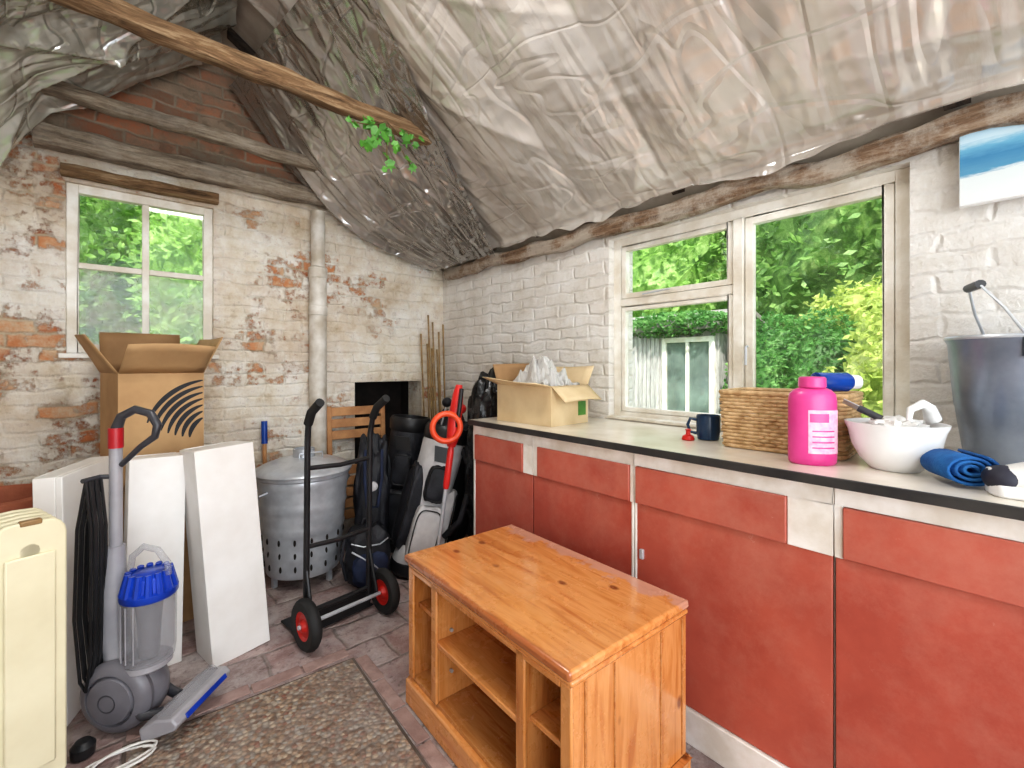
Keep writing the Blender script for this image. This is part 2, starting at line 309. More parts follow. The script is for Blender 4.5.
# ------------------------------------------------------------------ mesh builder
class MB:
    def __init__(s): s.v = []; s.f = []
    def add(s, vs, fs, T=None):
        n = len(s.v)
        for p in vs:
            p = Vector(p); s.v.append(T @ p if T else p)
        s.f += [tuple(i+n for i in f) for f in fs]; return s
    def box(s, x0, x1, y0, y1, z0, z1, T=None):
        return s.add([(x0,y0,z0),(x1,y0,z0),(x1,y1,z0),(x0,y1,z0),(x0,y0,z1),(x1,y0,z1),(x1,y1,z1),(x0,y1,z1)],
              [(0,3,2,1),(4,5,6,7),(0,1,5,4),(1,2,6,5),(2,3,7,6),(3,0,4,7)], T)
    def tube(s, pts, r=.01, n=10, closed=False, T=None):
        pts = [Vector(p) for p in pts]; k = len(pts)
        rr = r if isinstance(r, (list, tuple)) else [r]*k
        tan = []
        for i in range(k):
            a = pts[(i-1) % k] if (closed or i > 0) else pts[i]
            b = pts[(i+1) % k] if (closed or i < k-1) else pts[i]
            tan.append((b-a).normalized() if (b-a).length > 1e-9 else Vector((0,0,1)))
        up = Vector((0,0,1)) if abs(tan[0].z) < .9 else Vector((1,0,0))
        nx = tan[0].cross(up).normalized(); vs = []; fs = []
        for i in range(k):
            nx = (nx - tan[i]*nx.dot(tan[i])).normalized(); ny = tan[i].cross(nx)
            for j in range(n):
                a = 2*PI*j/n; vs.append(pts[i]+(nx*math.cos(a)+ny*math.sin(a))*rr[i])
        for i in range(k if closed else k-1):
            for j in range(n):
                a = i*n+j; b = i*n+(j+1) % n; c = ((i+1) % k)*n+(j+1) % n; d = ((i+1) % k)*n+j
                fs.append((a, b, c, d))
        if not closed:
            fs.append(tuple(range(n-1, -1, -1))); fs.append(tuple(range((k-1)*n, k*n)))
        return s.add(vs, fs, T)
    def lathe(s, prof, n=36, T=None, closed=False):
        vs = []; fs = []; k = len(prof)
        for (r, z) in prof:
            for j in range(n):
                a = 2*PI*j/n; vs.append((r*math.cos(a), r*math.sin(a), z))
        for i in range(k if closed else k-1):
            for j in range(n):
                i2 = (i+1) % k
                fs.append((i*n+j, i*n+(j+1) % n, i2*n+(j+1) % n, i2*n+j))
        if not closed:
            fs.append(tuple(range(n-1, -1, -1))); fs.append(tuple(range((k-1)*n, k*n)))
        return s.add(vs, fs, T)
    def sph(s, c, r, nu=24, nv=14, e=1.0, amp=0, fr=6, T=None):
        vs = []; fs = []; c = Vector(c)
        if not isinstance(r, (tuple, list)): r = (r, r, r)
        pw = lambda x: math.copysign(abs(x)**e, x)
        for i in range(nv+1):
            ph = -PI/2+PI*i/nv
            for j in range(nu):
                th = 2*PI*j/nu
                d = Vector((pw(math.cos(ph))*pw(math.cos(th)), pw(math.cos(ph))*pw(math.sin(th)), pw(math.sin(ph))))
                k = 1+amp*noise.noise(Vector((d.x, d.y, d.z))*fr*.5+c*7) if amp else 1
                vs.append(c+Vector((d.x*r[0], d.y*r[1], d.z*r[2]))*k)
        for i in range(nv):
            for j in range(nu):
                fs.append((i*nu+j, i*nu+(j+1) % nu, (i+1)*nu+(j+1) % nu, (i+1)*nu+j))
        return s.add(vs, fs, T)
    def grid(s, fn, nu, nv, T=None):
        vs = [fn(i/(nu-1), j/(nv-1)) for i in range(nu) for j in range(nv)]
        fs = [(i*nv+j, (i+1)*nv+j, (i+1)*nv+j+1, i*nv+j+1) for i in range(nu-1) for j in range(nv-1)]
        return s.add(vs, fs, T)
    def prism(s, poly, a, b, f, T=None):
        n = len(poly); vs = [f(p, q, a) for p, q in poly]+[f(p, q, b) for p, q in poly]
        fs = [tuple(range(n)), tuple(range(2*n-1, n-1, -1))]+[(i, i+n, (i+1) % n+n, (i+1) % n) for i in range(n)]
        return s.add(vs, fs, T)
    def build(s, name, m, parent=None, bevel=0, smooth=True, solid=0, loc=None, rot=None, recalc=True, angle=38, seg=2):
        me = bpy.data.meshes.new(name); me.from_pydata([tuple(v) for v in s.v], [], s.f)
        if recalc:
            bm = bmesh.new(); bm.from_mesh(me); bmesh.ops.remove_doubles(bm, verts=bm.verts, dist=1e-6)
            bmesh.ops.recalc_face_normals(bm, faces=bm.faces); bm.to_mesh(me); bm.free()
        me.materials.append(M[m] if isinstance(m, str) else m)
        if smooth:
            me.polygons.foreach_set('use_smooth', [True]*len(me.polygons)); me.set_sharp_from_angle(angle=R(angle))
        o = bpy.data.objects.new(name, me); COL.objects.link(o)
        if parent: o.parent = parent
        if loc: o.location = loc
        if rot: o.rotation_euler = rot
        if solid:
            md = o.modifiers.new('Solid', 'SOLIDIFY'); md.thickness = solid; md.offset = 0
        if bevel:
            md = o.modifiers.new('Bevel', 'BEVEL'); md.width = bevel; md.segments = seg; md.limit_method = 'ANGLE'; md.angle_limit = R(40)
        return o

def thing(name, label, cat, loc=(0,0,0), rot=(0,0,0), group=None):
    o = bpy.data.objects.new(name, None); COL.objects.link(o); o.empty_display_size = .1
    o.location = loc; o.rotation_euler = rot; o['label'] = label; o['category'] = cat
    if group: o['group'] = group
    return o
def tag(o, label, cat, group=None, kind=None):
    o['label'] = label; o['category'] = cat
    if group: o['group'] = group
    if kind: o['kind'] = kind
    return o
def struct(o): o['kind'] = 'structure'; return o
def emptys(name, loc=(0,0,0)):
    o = bpy.data.objects.new(name, None); COL.objects.link(o); o.location = loc; o['kind'] = 'structure'; return o
def RX(a): return Matrix.Rotation(a, 4, 'X')
def RY(a): return Matrix.Rotation(a, 4, 'Y')
def RZ(a): return Matrix.Rotation(a, 4, 'Z')
def TR(x, y, z): return Matrix.Translation((x, y, z))

XR, YB, ZE, XRG, ZRG, XL = 2.0, 3.24, 2.02, .4, 3.12, -1.2
SL = (ZRG-ZE)/(XR-XRG)
def roofz(x): return ZRG-abs(x-XRG)*SL

# ------------------------------------------------------------------ room shell
def wall_holes(name, outer, holes, a, b, f, m):
    polys = [[Vector((p, q, 0)) for p, q in outer]]+[[Vector((p, q, 0)) for p, q in h] for h in holes]
    tris = geometry.tessellate_polygon(polys)
    flat = [p for pl in polys for p in pl]; n = len(flat); mb = MB()
    vs = [f(p.x, p.y, a) for p in flat]+[f(p.x, p.y, b) for p in flat]
    fs = [tuple(t) for t in tris]+[tuple(i+n for i in reversed(t)) for t in tris]
    o = 0
    for pl in polys:
        k = len(pl)
        for i in range(k): fs.append((o+i, o+(i+1) % k, o+(i+1) % k+n, o+i+n))
        o += k
    mb.add(vs, fs); return struct(mb.build(name, m, smooth=False))
rect = lambda a, b, c, d: [(a, c), (b, c), (b, d), (a, d)]
wall_holes('wall_back', [(XL-.2, -.05), (XR+.22, -.05), (XR+.22, 1.95), (XR+.1, roofz(XR+.1)), (XRG, ZRG+.0), (XL-.2, roofz(XL-.2))],
           [rect(-.235, .40, 1.31, 2.19), rect(1.26, 1.80, .45, 1.125)], YB, YB+.22, lambda p, q, t: (p, t, q), 'wall_back')
wall_holes('wall_right', rect(-1.7, YB, -.05, ZE), [rect(.30, 1.545, .965, 1.93)], XR, XR+.22, lambda p, q, t: (t, p, q), 'wall_right')
struct(MB().box(XL-.2, XL, -1.7, YB, -.05, ZE).build('wall_left', 'wall_left', smooth=False))
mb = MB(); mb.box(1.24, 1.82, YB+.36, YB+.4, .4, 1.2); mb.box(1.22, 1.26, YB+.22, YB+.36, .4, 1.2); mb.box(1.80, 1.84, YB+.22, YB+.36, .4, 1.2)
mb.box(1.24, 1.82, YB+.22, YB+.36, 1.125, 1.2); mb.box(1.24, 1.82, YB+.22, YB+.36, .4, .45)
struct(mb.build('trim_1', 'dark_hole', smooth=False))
struct(MB().box(XL-.2, XR+.22, -1.7, YB, -.1, 0).build('floor', 'floor', smooth=False))
mb = MB(); mb.prism([(-.030,-.2),(.670,-.2),(.740,1.917),(-.010,1.960)], .0, .003, lambda p, q, t: (p, q, t))
struct(mb.build('trim_3', 'groove', smooth=False))
mb = MB(); mb.prism([(-.02,-.2),(.66,-.2),(.73,1.91),(.0,1.95)], .0, .006, lambda p, q, t: (p, q, t))
struct(mb.build('floor_slab', 'pebble', bevel=.003, smooth=False))
mb = MB()
for i in range(4):
    x = .0+i*.185; mb.box(x, x+.178, 1.972-.054*x, 2.032-.054*x, 0, .005)
for i in range(10):
    y = 1.72-i*.19; xx = .747-.07/2.1*(1.9-y); mb.box(xx, xx+.05, y, y+.18, 0, .005)
struct(mb.build('trim_2', 'edging', bevel=.004, smooth=False))
mb = MB()
mb.prism([(XL-.3, roofz(XL-.3)+.02), (XRG, ZRG+.02), (XR+.1, roofz(XR+.1)+.02), (XR+.1, roofz(XR+.1)+.1), (XRG, ZRG+.1), (XL-.3, roofz(XL-.3)+.1)], -1.8, YB+.3, lambda p, q, t: (p, t, q))
struct(mb.build('ceiling', 'roofboard', smooth=False))
RP = .46
for k in range(-3, 7):
    y = k*RP+.18
    for sgn in (1, -1):
        xa, xb = (XRG+.03*sgn, XR-.06) if sgn > 0 else (XRG-.03, XL+.05)
        m_ = MB(); m_.prism([(xa, roofz(xa)+.015), (xb, roofz(xb)+.015), (xb, roofz(xb)-.022), (xa, roofz(xa)-.022)], y-.03, y+.03, lambda p, q, t: (p, t, q))
        tag(m_.build('rafter', 'rafter'), 'brown roof rafter showing faintly through the plastic sheeting', 'rafter', 'roof rafters behind the plastic')

# ------------------------------------------------------------------ polythene
nN = Vector((-SL, 0, -1)).normalized()
def fam(x, y, ang, fq, sd, pw=3):
    c, s_ = math.cos(ang), math.sin(ang); p = x*c+y*s_; q = -x*s_+y*c
    ph = p*fq+1.5*noise.noise(Vector((q*.45, p*.5, sd)))
    am = max(0, noise.noise(Vector((q*1.0, p*fq*.35, sd+5)))*1.6+.18)
    return (1-abs(math.sin(ph)))**pw*min(1, am)
XE = XR-.095
def rs(i, j):
    y = -1.7+(2.55+1.7)*j
    if i < .05:      # torn lower edge hanging over the wall plate
        f = 1-i/.05; drop = max(.0, .018+.05*noise.noise(Vector((y*2.2, 4, 1)))+.02*noise.noise(Vector((y*9, 2, 1))))
        return Vector((XE-.012*f, y, roofz(XE)-.045-drop*f))
    i = (i-.05)/.95
    x = XE-(XE-XRG-.02)*i
    z = roofz(x); w = ((y-.18)/RP) % 1.0
    o = .030+.034*math.sin(PI*w)**.7*(1-abs(2*i-1)**3*.5)
    o += .018*noise.noise(Vector((x*1.2, y*1.5, 3)))
    o += .016*fam(x, y, R(90), 6, 1, 3)+.026*fam(x, y, R(52), 7, 2, 4)+.024*fam(x, y, R(124), 8, 3, 4)+.007*fam(x, y, R(70), 17, 4, 3)+.008*fam(x, y, R(15), 11, 6, 4)+.006*fam(x, y, R(35), 19, 8, 3)
    o = o*min(1, i*14+.5)
    if y > 1.9: o *= 1-.4*min(1, (y-1.9)/.4)
    return Vector((x, y, z))+nN*max(.024, o)
tag(MB().grid(rs, 150, 400).build('plastic_sheet', 'sheet', recalc=False, angle=80),
    'large cream translucent plastic sheet lining the roof slope above the counter', 'plastic sheet')
nL = Vector((SL, 0, -1)).normalized()
def ls(i, j):
    x = XRG-.02-1.25*i; y = -1.7+(3.10+1.7)*j
    z = roofz(x); w = ((y-.18)/RP) % 1.0
    sag = .03+.05*math.sin(PI*w)+.14*i*max(0, (j-.7)/.3)
    sag += .05*fam(x, y, R(90), 6, 11, 3)+.06*fam(x, y, R(50), 8, 12, 3)+.05*fam(x, y, R(130), 9, 13, 3)+.022*fam(x, y, R(15), 12, 14, 3)+.018*fam(x, y, R(100), 22, 15, 3)+.014*fam(x, y, R(70), 27, 16, 3)
    if i > .6: sag += (i-.6)*.5*(1+.5*math.sin(y*9))
    return Vector((x, y, z))+nL*sag
tag(MB().grid(ls, 120, 420).build('plastic_sheet', 'sheet_silver', recalc=False, angle=80),
    'crinkled silvery plastic sheet on the left roof slope over the small window', 'plastic sheet')
def drape(a, b):   # a back->front, b top->bottom
    top = Vector((.50, 3.17, 2.96)).lerp(Vector((.66, 1.72, 2.90)), a)
    bot = Vector((1.90, 3.17, 2.03)).lerp(Vector((1.93, 2.42, 2.05)), a)
    p = top.lerp(bot, b); p.z = min(p.z, roofz(p.x)-.035)
    sg = .20*math.sin(PI*b)*(1-a)**1.1+.03*b*(1-b)+.012
    aa = a+.12*math.sin(b*2.2)
    pl = (1-abs(math.sin(aa*20+1.2*noise.noise(Vector((a*2, b*1.2, 1))))))**1.6*.06*math.sin(PI*min(1, b*.8+.1))*(.4+.6*b)*(1-.75*a)
    pl += (1-abs(math.sin(aa*43+2*noise.noise(Vector((a*3, b*1.5, 6))))))**2*.012*(.3+.7*b)
    o = sg+.02+pl+.028*fam(a*2, b*2, R(40), 8, 21, 3)+.022*fam(a*2, b*2, R(-30), 10, 22, 3)+.010*fam(a*2, b*2, R(70), 17, 23, 3)
    return p+nN*max(.0, o)
tag(MB().grid(drape, 190, 130).build('plastic_sheet', 'sheet_grey', recalc=False, angle=80),
    'grey wrinkled plastic sheet sagging in pleats into the corner above the flue pipe', 'plastic sheet')

# ------------------------------------------------------------------ timbers
def rough_beam(name, p0, p1, w, h, m, label, n=40, wob=.014):
    p0, p1 = Vector(p0), Vector(p1); ax = (p1-p0); L = ax.length; ax.normalize()
    side = ax.cross(Vector((0,0,1))).normalized(); up = side.cross(ax); vs = []; fs = []; k = 14
    for i in range(n+1):
        for j in range(k):
            a = 2*PI*j/k; cx = math.copysign(abs(math.cos(a))**.55, math.cos(a)); cz = math.copysign(abs(math.sin(a))**.55, math.sin(a))
            q = noise.noise(Vector((i*.35+p0.y*3, j*1.1, p0.z*5)))*.24+1
            vs.append(p0+ax*(L*i/n)+side*(cx*w/2*q)+up*(cz*h/2*q)+up*wob*noise.noise(Vector((i*.2, p0.y, 0))))
    for i in range(n):
        for j in range(k): fs.append((i*k+j, i*k+(j+1) % k, (i+1)*k+(j+1) % k, (i+1)*k+j))
    fs.append(tuple(range(k))); fs.append(tuple(range(n*k, n*k+k)))
    o = MB().add(vs, fs).build(name, m)
    return tag(o, label, 'beam')
rough_beam('timber_beam', (-.42, 2.17, 2.525), (1.25, 2.17, 2.475), .075, .08, 'beam', 'rough brown tie beam crossing in front, nearest the camera')
rough_beam('timber_beam', (-.34, 2.98, 2.53), (1.10, 2.98, 2.50), .075, .07, 'beam_grey', 'grey tie beam across the gable behind the front brown beam')
rough_beam('timber_beam', (-.34, 3.17, 2.37), (1.30, 3.17, 2.37), .10, .11, 'beam_grey', 'thick grey timber plate lying along the base of the brick gable')
rough_beam('timber_lintel', (-.25, 3.205, 2.235), (.42, 3.205, 2.235), .065, .06, 'beam', 'brown wooden lintel directly over the small four-pane window', 24, .006)
rough_beam('wall_plate', (1.955, -1.6, 1.975), (1.955, 3.1, 1.975), .06, .085, 'beam_y', 'long weathered wall plate timber above the wide window', 110, .03)

# ------------------------------------------------------------------ windows
w1 = emptys('window_1')
mb = MB(); X0, X1 = 2.045, 2.10
mb.box(X0, X1, .30, .345, .965, 1.93); mb.box(X0, X1, 1.50, 1.545, .965, 1.93); mb.box(X0, X1, .345, 1.50, 1.89, 1.93); mb.box(X0, X1, .345, 1.50, .965, 1.0)
mb.box(X0-.008, X1, .855, .90, 1.0, 1.89); mb.box(X0, X1, .90, 1.50, 1.565, 1.605)
mb.build('window_frame', 'frame_paint', w1, bevel=.004)
mb = MB(); mb.box(1.985, 2.05, .29, 1.55, .962, .978); mb.build('window_sill', 'frame_paint', w1, bevel=.004)
def sash(y0, y1, z0, z1, t, nm='casement'):
    mb = MB(); a, b = X0+.004, X0+.04
    mb.box(a, b, y0, y0+t, z0, z1); mb.box(a, b, y1-t, y1, z0, z1); mb.box(a, b, y0+t, y1-t, z1-t, z1); mb.box(a, b, y0+t, y1-t, z0, z0+t)
    o = mb.build(nm, 'frame_paint', w1, bevel=.003)
    MB().box(X0+.018, X0+.021, y0+t-.002, y1-t+.002, z0+t-.002, z1-t+.002).build('pane', 'glass', o, smooth=False)
    return o
c = sash(.348, .852, 1.003, 1.887, .032)
hb = MB().tube([(X0-.012, .835, 1.33), (X0-.03, .835, 1.33), (X0-.032, .835, 1.25)], .005, 8); hb.build('window_latch', 'galv', c)
c = sash(.903, 1.497, 1.608, 1.887, .026)
MB().tube([(X0-.01, 1.2, 1.625), (X0-.02, 1.35, 1.615)], .004, 8).build('window_stay', 'galv', c)
sash(.903, 1.497, 1.003, 1.562, .022)

w2 = emptys('window_2'); mb = MB(); Y0, Y1 = 3.262, 3.31
mb.box(-.235, -.19, Y0, Y1, 1.31, 2.19); mb.box(.355, .40, Y0, Y1, 1.31, 2.19); mb.box(-.19, .355, Y0, Y1, 2.145, 2.19); mb.box(-.19, .355, Y0, Y1, 1.31, 1.36)
mb.build('window_frame', 'frame_paint', w2, bevel=.004)
mb = MB(); mb.box(.068, .100, Y0+.006, Y1-.01, 1.36, 2.145); mb.box(-.19, .068, Y0+.006, Y1-.01, 1.755, 1.785); mb.box(.100, .355, Y0+.006, Y1-.01, 1.755, 1.785)
mb.build('glazing_bar', 'frame_paint', w2, bevel=.003)
for a, b, c_, d in ((-.19,.068,1.36,1.755), (.1,.355,1.36,1.755), (-.19,.068,1.785,2.145), (.1,.355,1.785,2.145)):
    MB().box(a, b, Y0+.02, Y0+.023, c_, d).build('pane', 'glass_dirty' if c_ < 1.5 else 'glass', w2, smooth=False)
MB().box(-.26, .425, 3.215, 3.262, 1.285, 1.31).build('window_sill', 'frame_paint', w2, bevel=.004)

# ------------------------------------------------------------------ counter
wt = thing('worktop', 'long pale worktop with a black front edge running under the wide window', 'worktop', (1.7, .4, .935))
MB().box(-.302, .297, -1.6, 1.6, 0, .024).build('top_board', 'worktop', wt, bevel=.002)
MB().box(-.312, -.302, -1.6, 1.6, -.002, .0245).build('edge_strip', 'black_edge', wt, bevel=.002)
def unit(y0, y1, d0, d1, label, k, latch=False, sl=.004, sh=.004):
    u = thing('cupboard', label, 'cupboard', (1.7, (y0+y1)/2, 0)); oy = (y0+y1)/2; f = -.28
    mb = MB(); mb.box(f+.022, .27, y0-oy, y0-oy+.016, .02, .93); mb.box(f+.022, .27, y1-oy-.016, y1-oy, .02, .93)
    mb.box(.255, .27, y0-oy+.016, y1-oy-.016, .02, .93); mb.box(f+.022, .255, y0-oy+.016, y1-oy-.016, .1, .115)
    mb.build('carcass', 'white_paint', u, smooth=False)
    mb = MB(); mb.box(f, f+.02, y0-oy, y1-oy, .883, .933)
    mb.box(f, f+.02, y0-oy, d0-oy, .745, .883); mb.box(f, f+.02, d1-oy, y1-oy, .745, .883)
    if sl > .005: mb.box(f+.002, f+.02, y0-oy, y0-oy+sl, .115, .745)
    if sh > .005: mb.box(f+.002, f+.02, y1-oy-sh, y1-oy, .115, .745)
    mb.build('face_frame', 'white_paint', u, bevel=.002)
    MB().box(f-.008, f+.014, d0-oy+.001, d1-oy-.001, .748, .881).build('drawer_front', 'red', u, bevel=.003)
    MB().box(f+.004, f+.018, y0-oy+sl, y1-oy-sh, .116, .7465).build('door', 'red2' if k % 2 else 'red', u, bevel=.002)
    MB().box(f-.006, f+.02, y0-oy, y1-oy, .0, .113).build('plinth', 'white_paint', u, bevel=.003)
    if latch: MB().box(f-.006, f+.006, y1-oy-.04, y1-oy-.025, .55, .585).build('latch', 'galv', u, bevel=.002)
unit(1.53, 1.995, 1.594, 1.975, 'red cupboard at the far end of the counter, under the pale cardboard box', 0, False, .003, .014)
unit(.985, 1.527, 1.0, 1.493, 'red cupboard second from the far end, behind the far end of the pine unit', 1, False, .010, .003)
unit(.367, .982, .476, .974, 'red cupboard with a wide drawer front below the pink bottle and basket', 0, True, .002, .010)
unit(-.25, .364, -.2, .345, 'red cupboard at the right edge under the bowl and trainer', 1, False, .003, .002)
unit(-1.19, -.253, -1.15, -.3, 'red cupboard nearest the camera end of the counter', 0)

# ------------------------------------------------------------------ pine tv unit
tv = thing('tv_unit', 'orange pine low television unit with open shelves in front of red cupboards', 'tv unit', (1.04, 1.115, 0), (0, 0, R(-1.2)))
D, L, T_ = .252, .415, .018
top = MB().box(-D-.012, D+.002, -L-.001, L+.012, .522, .548).build('top', 'pine_top', tv, bevel=.008)
MB().box(-D-.002, D-.002, -L, L, .506, .522).build('top_moulding', 'pine', tv, bevel=.006)
for y in (-L+.006, L-.006-T_): MB().box(-D+.01, D-.006, y, y+T_, .09, .506).build('side_panel', 'pine_v', tv, bevel=.002)
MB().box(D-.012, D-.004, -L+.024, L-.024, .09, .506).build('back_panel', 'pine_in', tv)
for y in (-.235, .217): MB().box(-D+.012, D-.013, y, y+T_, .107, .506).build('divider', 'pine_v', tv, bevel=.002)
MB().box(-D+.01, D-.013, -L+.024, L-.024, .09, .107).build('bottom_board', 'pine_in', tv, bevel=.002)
MB().box(-D+.004, D-.013, -.217, .217, .30, .318).build('shelf', 'pine', tv, bevel=.003)
MB().box(-D+.03, D-.013, -.391, -.235, .31, .326).build('shelf', 'pine', tv, bevel=.003)
MB().box(-D+.03, D-.013, .235, .391, .355, .371).build('shelf', 'pine', tv, bevel=.003)
for y0, y1 in ((-L+.004, -L+.04), (-.245, -.21), (.208, .243), (L-.04, L-.004)):
    MB().box(-D, -D+.012, y0, y1, .107, .506).build('front_stile', 'pine_v', tv, bevel=.004)
mb = MB(); mb.box(-D, -D+.012, -L+.04, L-.04, .488, .506); mb.build('front_rail', 'pine', tv, bevel=.003)
mb = MB(); mb.box(-D-.008, -D+.012, -L-.008, L+.008, 0, .09); mb.box(D-.012, D+.002, -L-.008, L+.008, 0, .09); mb.box(-D+.012, D-.012, -L-.008, -L+.012, 0, .09); mb.box(-D+.012, D-.012, L-.012, L+.008, 0, .09)
mb.build('plinth', 'pine', tv, bevel=.007)
for x in (-D+.05, -D+.16, D-.14, D-.03): MB().tube([(x, -L+.005, .1), (x, -L+.005, .5)], .003, 6).build('panel_joint', 'pine_in', tv)
for z in (.34, .20): MB().tube([(-D+.06, .212, z), (-D+.06, .203, z)], .006, 8).build('shelf_peg', 'galv', tv)

# ------------------------------------------------------------------ incinerator bin
bn = thing('incinerator_bin', 'galvanised metal garden incinerator bin with a lid behind the sack truck', 'bin', (.80, 2.84, 0), (0, 0, .3))
prof = [(.19, .07), (.195, .07)]
for i in range(25):
    z = .08+i*.022; r = .20+.045*i/24+(.006 if i % 6 == 5 else 0); prof.append((r, z))
prof += [(.257, .618), (.257, .632), (.247, .632), (.24, .6), (.19, .09)]
MB().lathe(prof, 48).build('body', 'galv', bn)
MB().lathe([(.265, .632), (.268, .64), (.262, .652), (.22, .675), (.15, .70), (.08, .712), (.06, .714), (.058, .76), (.052, .76), (.05, .71), (.002, .709)], 48).build('lid', 'galv', bn)
for s in (-1, 1):
    MB().tube([(s*.245, -.05, .56), (s*.285, -.045, .55), (s*.295, 0, .50), (s*.285, .045, .55), (s*.245, .05, .56)], .006, 8).build('handle', 'galv', bn)
for k in range(3):
    a = k*2*PI/3-1.2; MB().box(.165*math.cos(a)-.012, .165*math.cos(a)+.012, .165*math.sin(a)-.012, .165*math.sin(a)+.012, 0, .09).build('leg', 'galv', bn)
vh = None
for row in range(3):
    for k in range(16):
        a = 2*PI*k/16; z = .13+row*.075; r = .2+.045*(z-.08)/.53+.001
        if vh is None: vh = MB().sph((0, 0, 0), (.007, .007, .018), 8, 8).build('vent_hole', 'dark_hole', bn); o = vh
        else: o = vh.copy(); COL.objects.link(o); o.parent = bn
        o.location = (r*math.cos(a), r*math.sin(a), z)
MB().tube([(-.06, -.05, .70), (-.06, -.05, .74), (.06, -.09, .74), (.06, -.09, .70)], .006, 8).build('lid_handle', 'galv', bn)

fp = thing('flue_pipe', 'tall whitish flue pipe standing against the back wall behind the metal bin', 'pipe', (.985, 3.18, 0))
MB().lathe([(.055, 0), (.055, 1.86), (.045, 1.86), (.045, .01)], 28).build('lower_pipe', 'pipe', fp)
MB().lathe([(.045, 1.80), (.045, 2.28), (.035, 2.28), (.035, 1.80)], 28).build('upper_pipe', 'pipe', fp)
MB().lathe([(.055, 1.83), (.06, 1.835), (.06, 1.90), (.047, 1.91)], 28).build('collar', 'pipe', fp)
MB().lathe([(.055, 1.58), (.06, 1.585), (.06, 1.64), (.055, 1.645)], 28).build('collar', 'pipe', fp)

# ------------------------------------------------------------------ sack truck
st = thing('sack_truck', 'black metal sack truck with red-hubbed wheels standing upright', 'sack truck', (.785, 2.22, 0), (R(1), 0, R(9)))
for s in (-1, 1):
    MB().tube([(s*.16, 0, .05), (s*.16, 0, .9), (s*.165, -.02, 1.0), (s*.167, -.075, 1.06), (s*.167, -.10, 1.075)], .0135, 12).build('rail', 'black', st)
    MB().tube([(s*.165, -.016, .985), (s*.1665, -.05, 1.04), (s*.167, -.13, 1.09)], .02, 12).build('grip', 'tyre', st)
    MB().tube([(s*.16, 0, .33), (s*.165, -.07, .1)], .009, 8).build('brace', 'black', st)
    w = MB().lathe([(.062, -.02), (.098, -.024), (.108, -.014), (.112, 0), (.108, .014), (.098, .024), (.062, .02)], 36, TR(s*.198, -.085, .113) @ RY(PI/2), closed=True).build('wheel', 'tyre', st)
    MB().lathe([(.015, -.028), (.02, -.028), (.03, -.012), (.05, -.01), (.064, -.02), (.064, .02), (.05, .01), (.03, .012), (.02, .028), (.015, .028)], 30, TR(s*.198, -.085, .113) @ RY(PI/2)).build('hub', 'wheel_red', w)
for z in (.12, .42, .78): MB().tube([(-.16, 0, z), (0, .0, z-.01), (.16, 0, z)], .011, 10).build('crossbar', 'black', st)
MB().tube([(-.235, -.085, .113), (.235, -.085, .113)], .009, 10).build('axle', 'galv', st)
MB().box(-.19, .19, .0, .2, .012, .018).build('toe_plate', 'black', st, bevel=.002)
MB().box(-.175, .175, .004, .012, .012, .1).build('toe_upright', 'black', st, bevel=.002)

# ------------------------------------------------------------------ white boards
def panel(name, label, loc, rz, lean, roll, w, th, h, dp=.09):
    p = thing(name, label, 'board', loc, (lean, roll, rz), 'white boards stood on end by the back wall')
    MB().box(-w/2, w/2, 0, th, 0, h).build('face_panel', 'board', p, bevel=.003)
    mb = MB(); mb.box(-w/2, -w/2+.018, th, th+dp, 0, h); mb.box(w/2-.018, w/2, th, th+dp, 0, h); mb.box(-w/2+.018, w/2-.018, th, th+dp, h-.018, h); mb.box(-w/2+.018, w/2-.018, th, th+dp, 0, .018)
    mb.build('side_board', 'board', p, bevel=.002)
    return p
panel('white_board', 'white board stood on end nearest the metal bin, right of the other two', (.385, 2.25, 0), R(12), R(-4), R(-3), .23, .02, .90, .16)
panel('white_board', 'white board stood on end in the middle, right of the upright vacuum cleaner', (.085, 2.36, 0), R(4), R(-3), R(1.5), .19, .02, .865, .12)
panel('white_board', 'thick white board stood on end behind the radiator, leftmost of three', (-.085, 2.38, 0), R(70), R(-1), 0, .40, .02, .865, .06)

# ------------------------------------------------------------------ cartons
def carton(label, loc, rz, w, d, h, flaps, m='card', flen=.17, closed=False, name='cardboard_box'):
    b = thing(name, label, 'box', loc, (0, 0, rz)); t = .006; mb = MB()
    mb.box(-w/2, w/2, -d/2, -d/2+t, 0, h); mb.box(-w/2, w/2, d/2-t, d/2, 0, h); mb.box(-w/2, -w/2+t, -d/2+t, d/2-t, 0, h); mb.box(w/2-t, w/2, -d/2+t, d/2-t, 0, h); mb.box(-w/2+t, w/2-t, -d/2+t, d/2-t, 0, t)
    if closed: mb.box(-w/2, w/2, -d/2, d/2, h, h+t)
    mb.build('body', m, b)
    for side, ang in flaps:
        ln = (w, w, d, d)[side]
        base = MB().grid(lambda i, j: Vector(((i-.5)*ln*.99, -flen*j, .012*math.sin(PI*i+side)*j)), 8, 5)
        T = (TR(0, -d/2, h), TR(0, d/2, h) @ RZ(PI), TR(-w/2, 0, h) @ RZ(-PI/2), TR(w/2, 0, h) @ RZ(PI/2))[side] @ RX(-ang)
        MB().add(base.v, base.f, T).build('flap', m if side != 1 else 'card_in', b, solid=.004)
    return b
carton('brown closed carton propping up the open striped box behind the white boards', (.11, 2.86, 0), R(6), .30, .30, .70, [], closed=True)
bx = carton('tall open cardboard box with black swoosh print below the small window', (.10, 2.85, .708), R(12), .33, .33, .505, [(0, R(38)), (1, R(84)), (2, R(60)), (3, R(64))], flen=.20)
mb = MB()
